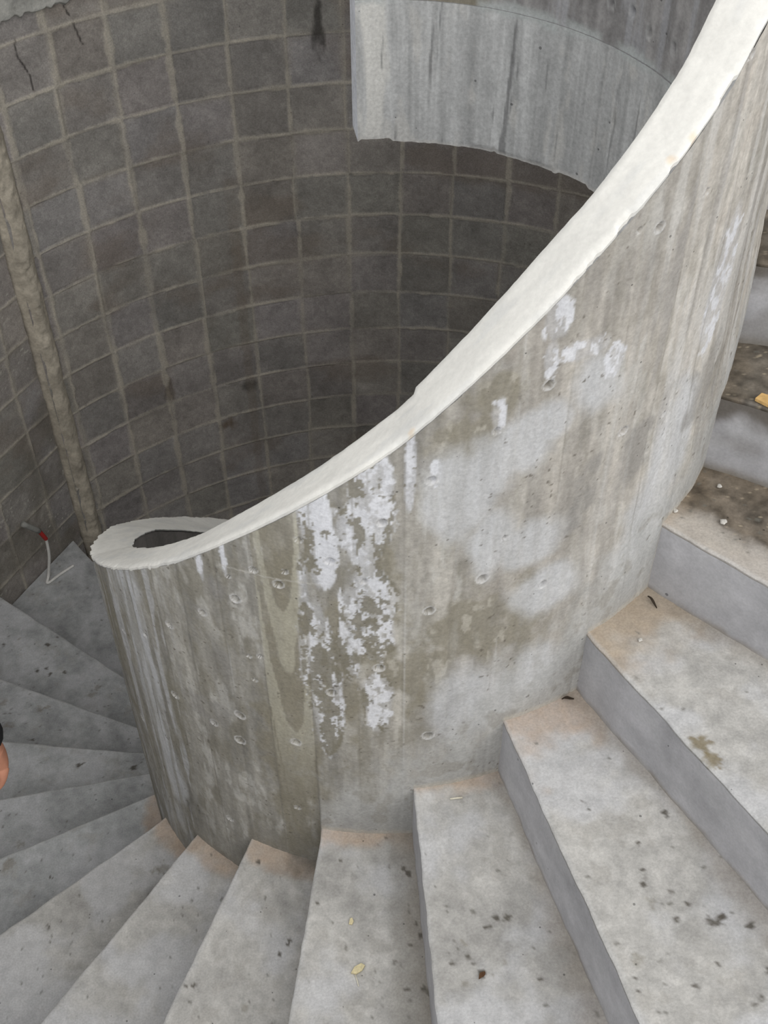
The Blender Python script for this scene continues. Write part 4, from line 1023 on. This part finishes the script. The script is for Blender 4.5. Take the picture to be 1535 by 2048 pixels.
    d, e = sub(['pelvis', 'waist', 'chest', 'neckb', 'shr', 'elr', 'far', 'shl', 'ell', 'fal'], .016,
               [('pelvis', 'waist'), ('waist', 'chest'), ('chest', 'neckb'), ('chest', 'shr'), ('shr', 'elr'), ('elr', 'far'), ('far', 'cur'), ('chest', 'shl'), ('shl', 'ell'), ('ell', 'fal'), ('fal', 'cul')],
               {'cur': (*cuff('r', 1.06), .056), 'cul': (*cuff('l', .93), .042)})
    tag(skin_obj('jacket', d, e, M['jacket'], root, 0, 2), 'black sleeved top')
    ks = ['pelvis'] + [a + t_ for t_ in 'rl' for a in ('hip', 'kn', 'cf', 'an')]
    d, e = sub(ks, .014, [('pelvis', 'hipr'), ('hipr', 'knr'), ('knr', 'cfr'), ('cfr', 'anr'), ('pelvis', 'hipl'), ('hipl', 'knl'), ('knl', 'cfl'), ('cfl', 'anl')])
    skin_obj('trousers', d, e, M['trousers'], root, 0, 2)
    for s, t_ in ((1, 'r'), (-1, 'l')):
        bm = bmesh.new(); he = Vector(J['he' + t_][:3]); to = Vector(J['to' + t_][:3])
        n = 14; prev = None
        for i in range(n):
            t = i / (n - 1); y = he.y - .045 + (to.y + .06 - he.y + .045) * t; wd = .040 + .012 * math.sin(t * 3.0); wd *= (1 - max(0, (t - .8)) * 2.2); hh = .085 - .055 * min(1, max(0, (t - .25)) * 2.2)
            ring = [bm.verts.new((he.x + wd * math.cos(q_) * (1.0 if math.sin(q_) < 0.2 else .85), y, max(0.0, .03 + (hh - .03) * max(0, math.sin(q_)) + .03 * min(0, math.sin(q_))))) for q_ in np.linspace(0, 2 * math.pi, 16, endpoint=False)]
            if prev:
                for k_ in range(16): bm.faces.new((prev[k_], prev[(k_ + 1) % 16], ring[(k_ + 1) % 16], ring[k_]))
            else: bm.faces.new(ring[::-1])
            prev = ring
        bm.faces.new(prev)
        bm_obj('shoe', bm, M['shoe'], root, True)
    return root
person()

# ------------------------------------------------------------------ light: a bright overcast sky
w = bpy.data.worlds.new('overcast_sky'); bpy.context.scene.world = w; w.use_nodes = True
nt = w.node_tree; N = nt.nodes; L = nt.links
for n in list(N): N.remove(n)
out = N.new('ShaderNodeOutputWorld'); bg = N.new('ShaderNodeBackground'); L.new(bg.outputs[0], out.inputs[0])
tc = N.new('ShaderNodeTexCoord'); sx = N.new('ShaderNodeSeparateXYZ'); L.new(tc.outputs['Generated'], sx.inputs[0])
cr = N.new('ShaderNodeValToRGB'); L.new(sx.outputs['Z'], cr.inputs[0])
cr.color_ramp.elements[0].position = 0.0; cr.color_ramp.elements[0].color = (0.85, 0.88, 0.92, 1)
cr.color_ramp.elements[1].position = 1.0; cr.color_ramp.elements[1].color = (1.20, 1.20, 1.20, 1)
e = cr.color_ramp.elements.new(0.3); e.color = (1.15, 1.17, 1.20, 1)
L.new(cr.outputs[0], bg.inputs['Color']); bg.inputs['Strength'].default_value = 1.0
sun = bpy.data.lights.new('veiled_sun', 'SUN'); sun.energy = 1.25; sun.angle = math.radians(60); sun.color = (1.0, 0.97, 0.92)
so = link(bpy.data.objects.new('veiled_sun', sun)); so.location = (2, -2, 9)
so.rotation_euler = Vector((-0.42, 0.70, -0.62)).to_track_quat('-Z', 'Y').to_euler()

# ------------------------------------------------------------------ camera
cam = bpy.data.cameras.new('camera'); co = link(bpy.data.objects.new('camera', cam))
cam.sensor_fit = 'VERTICAL'; cam.sensor_height = 36.0; cam.sensor_width = 27.0
cam.lens = 36.0 * 2471.87 / 2048.0
cam.clip_start = 0.02; cam.clip_end = 200
co.matrix_world = Matrix.Translation((0, 0, ZO)) @ Matrix.Rotation(math.pi / 2 - 0.81209, 4, 'X') @ Matrix.Rotation(-0.00537, 4, 'Z')
sc = bpy.context.scene
sc.camera = co
sc.view_settings.view_transform = 'Standard'; sc.view_settings.look = 'None'
sc.view_settings.exposure = 0.0; sc.view_settings.gamma = 1.0; sc.view_settings.use_curve_mapping = False
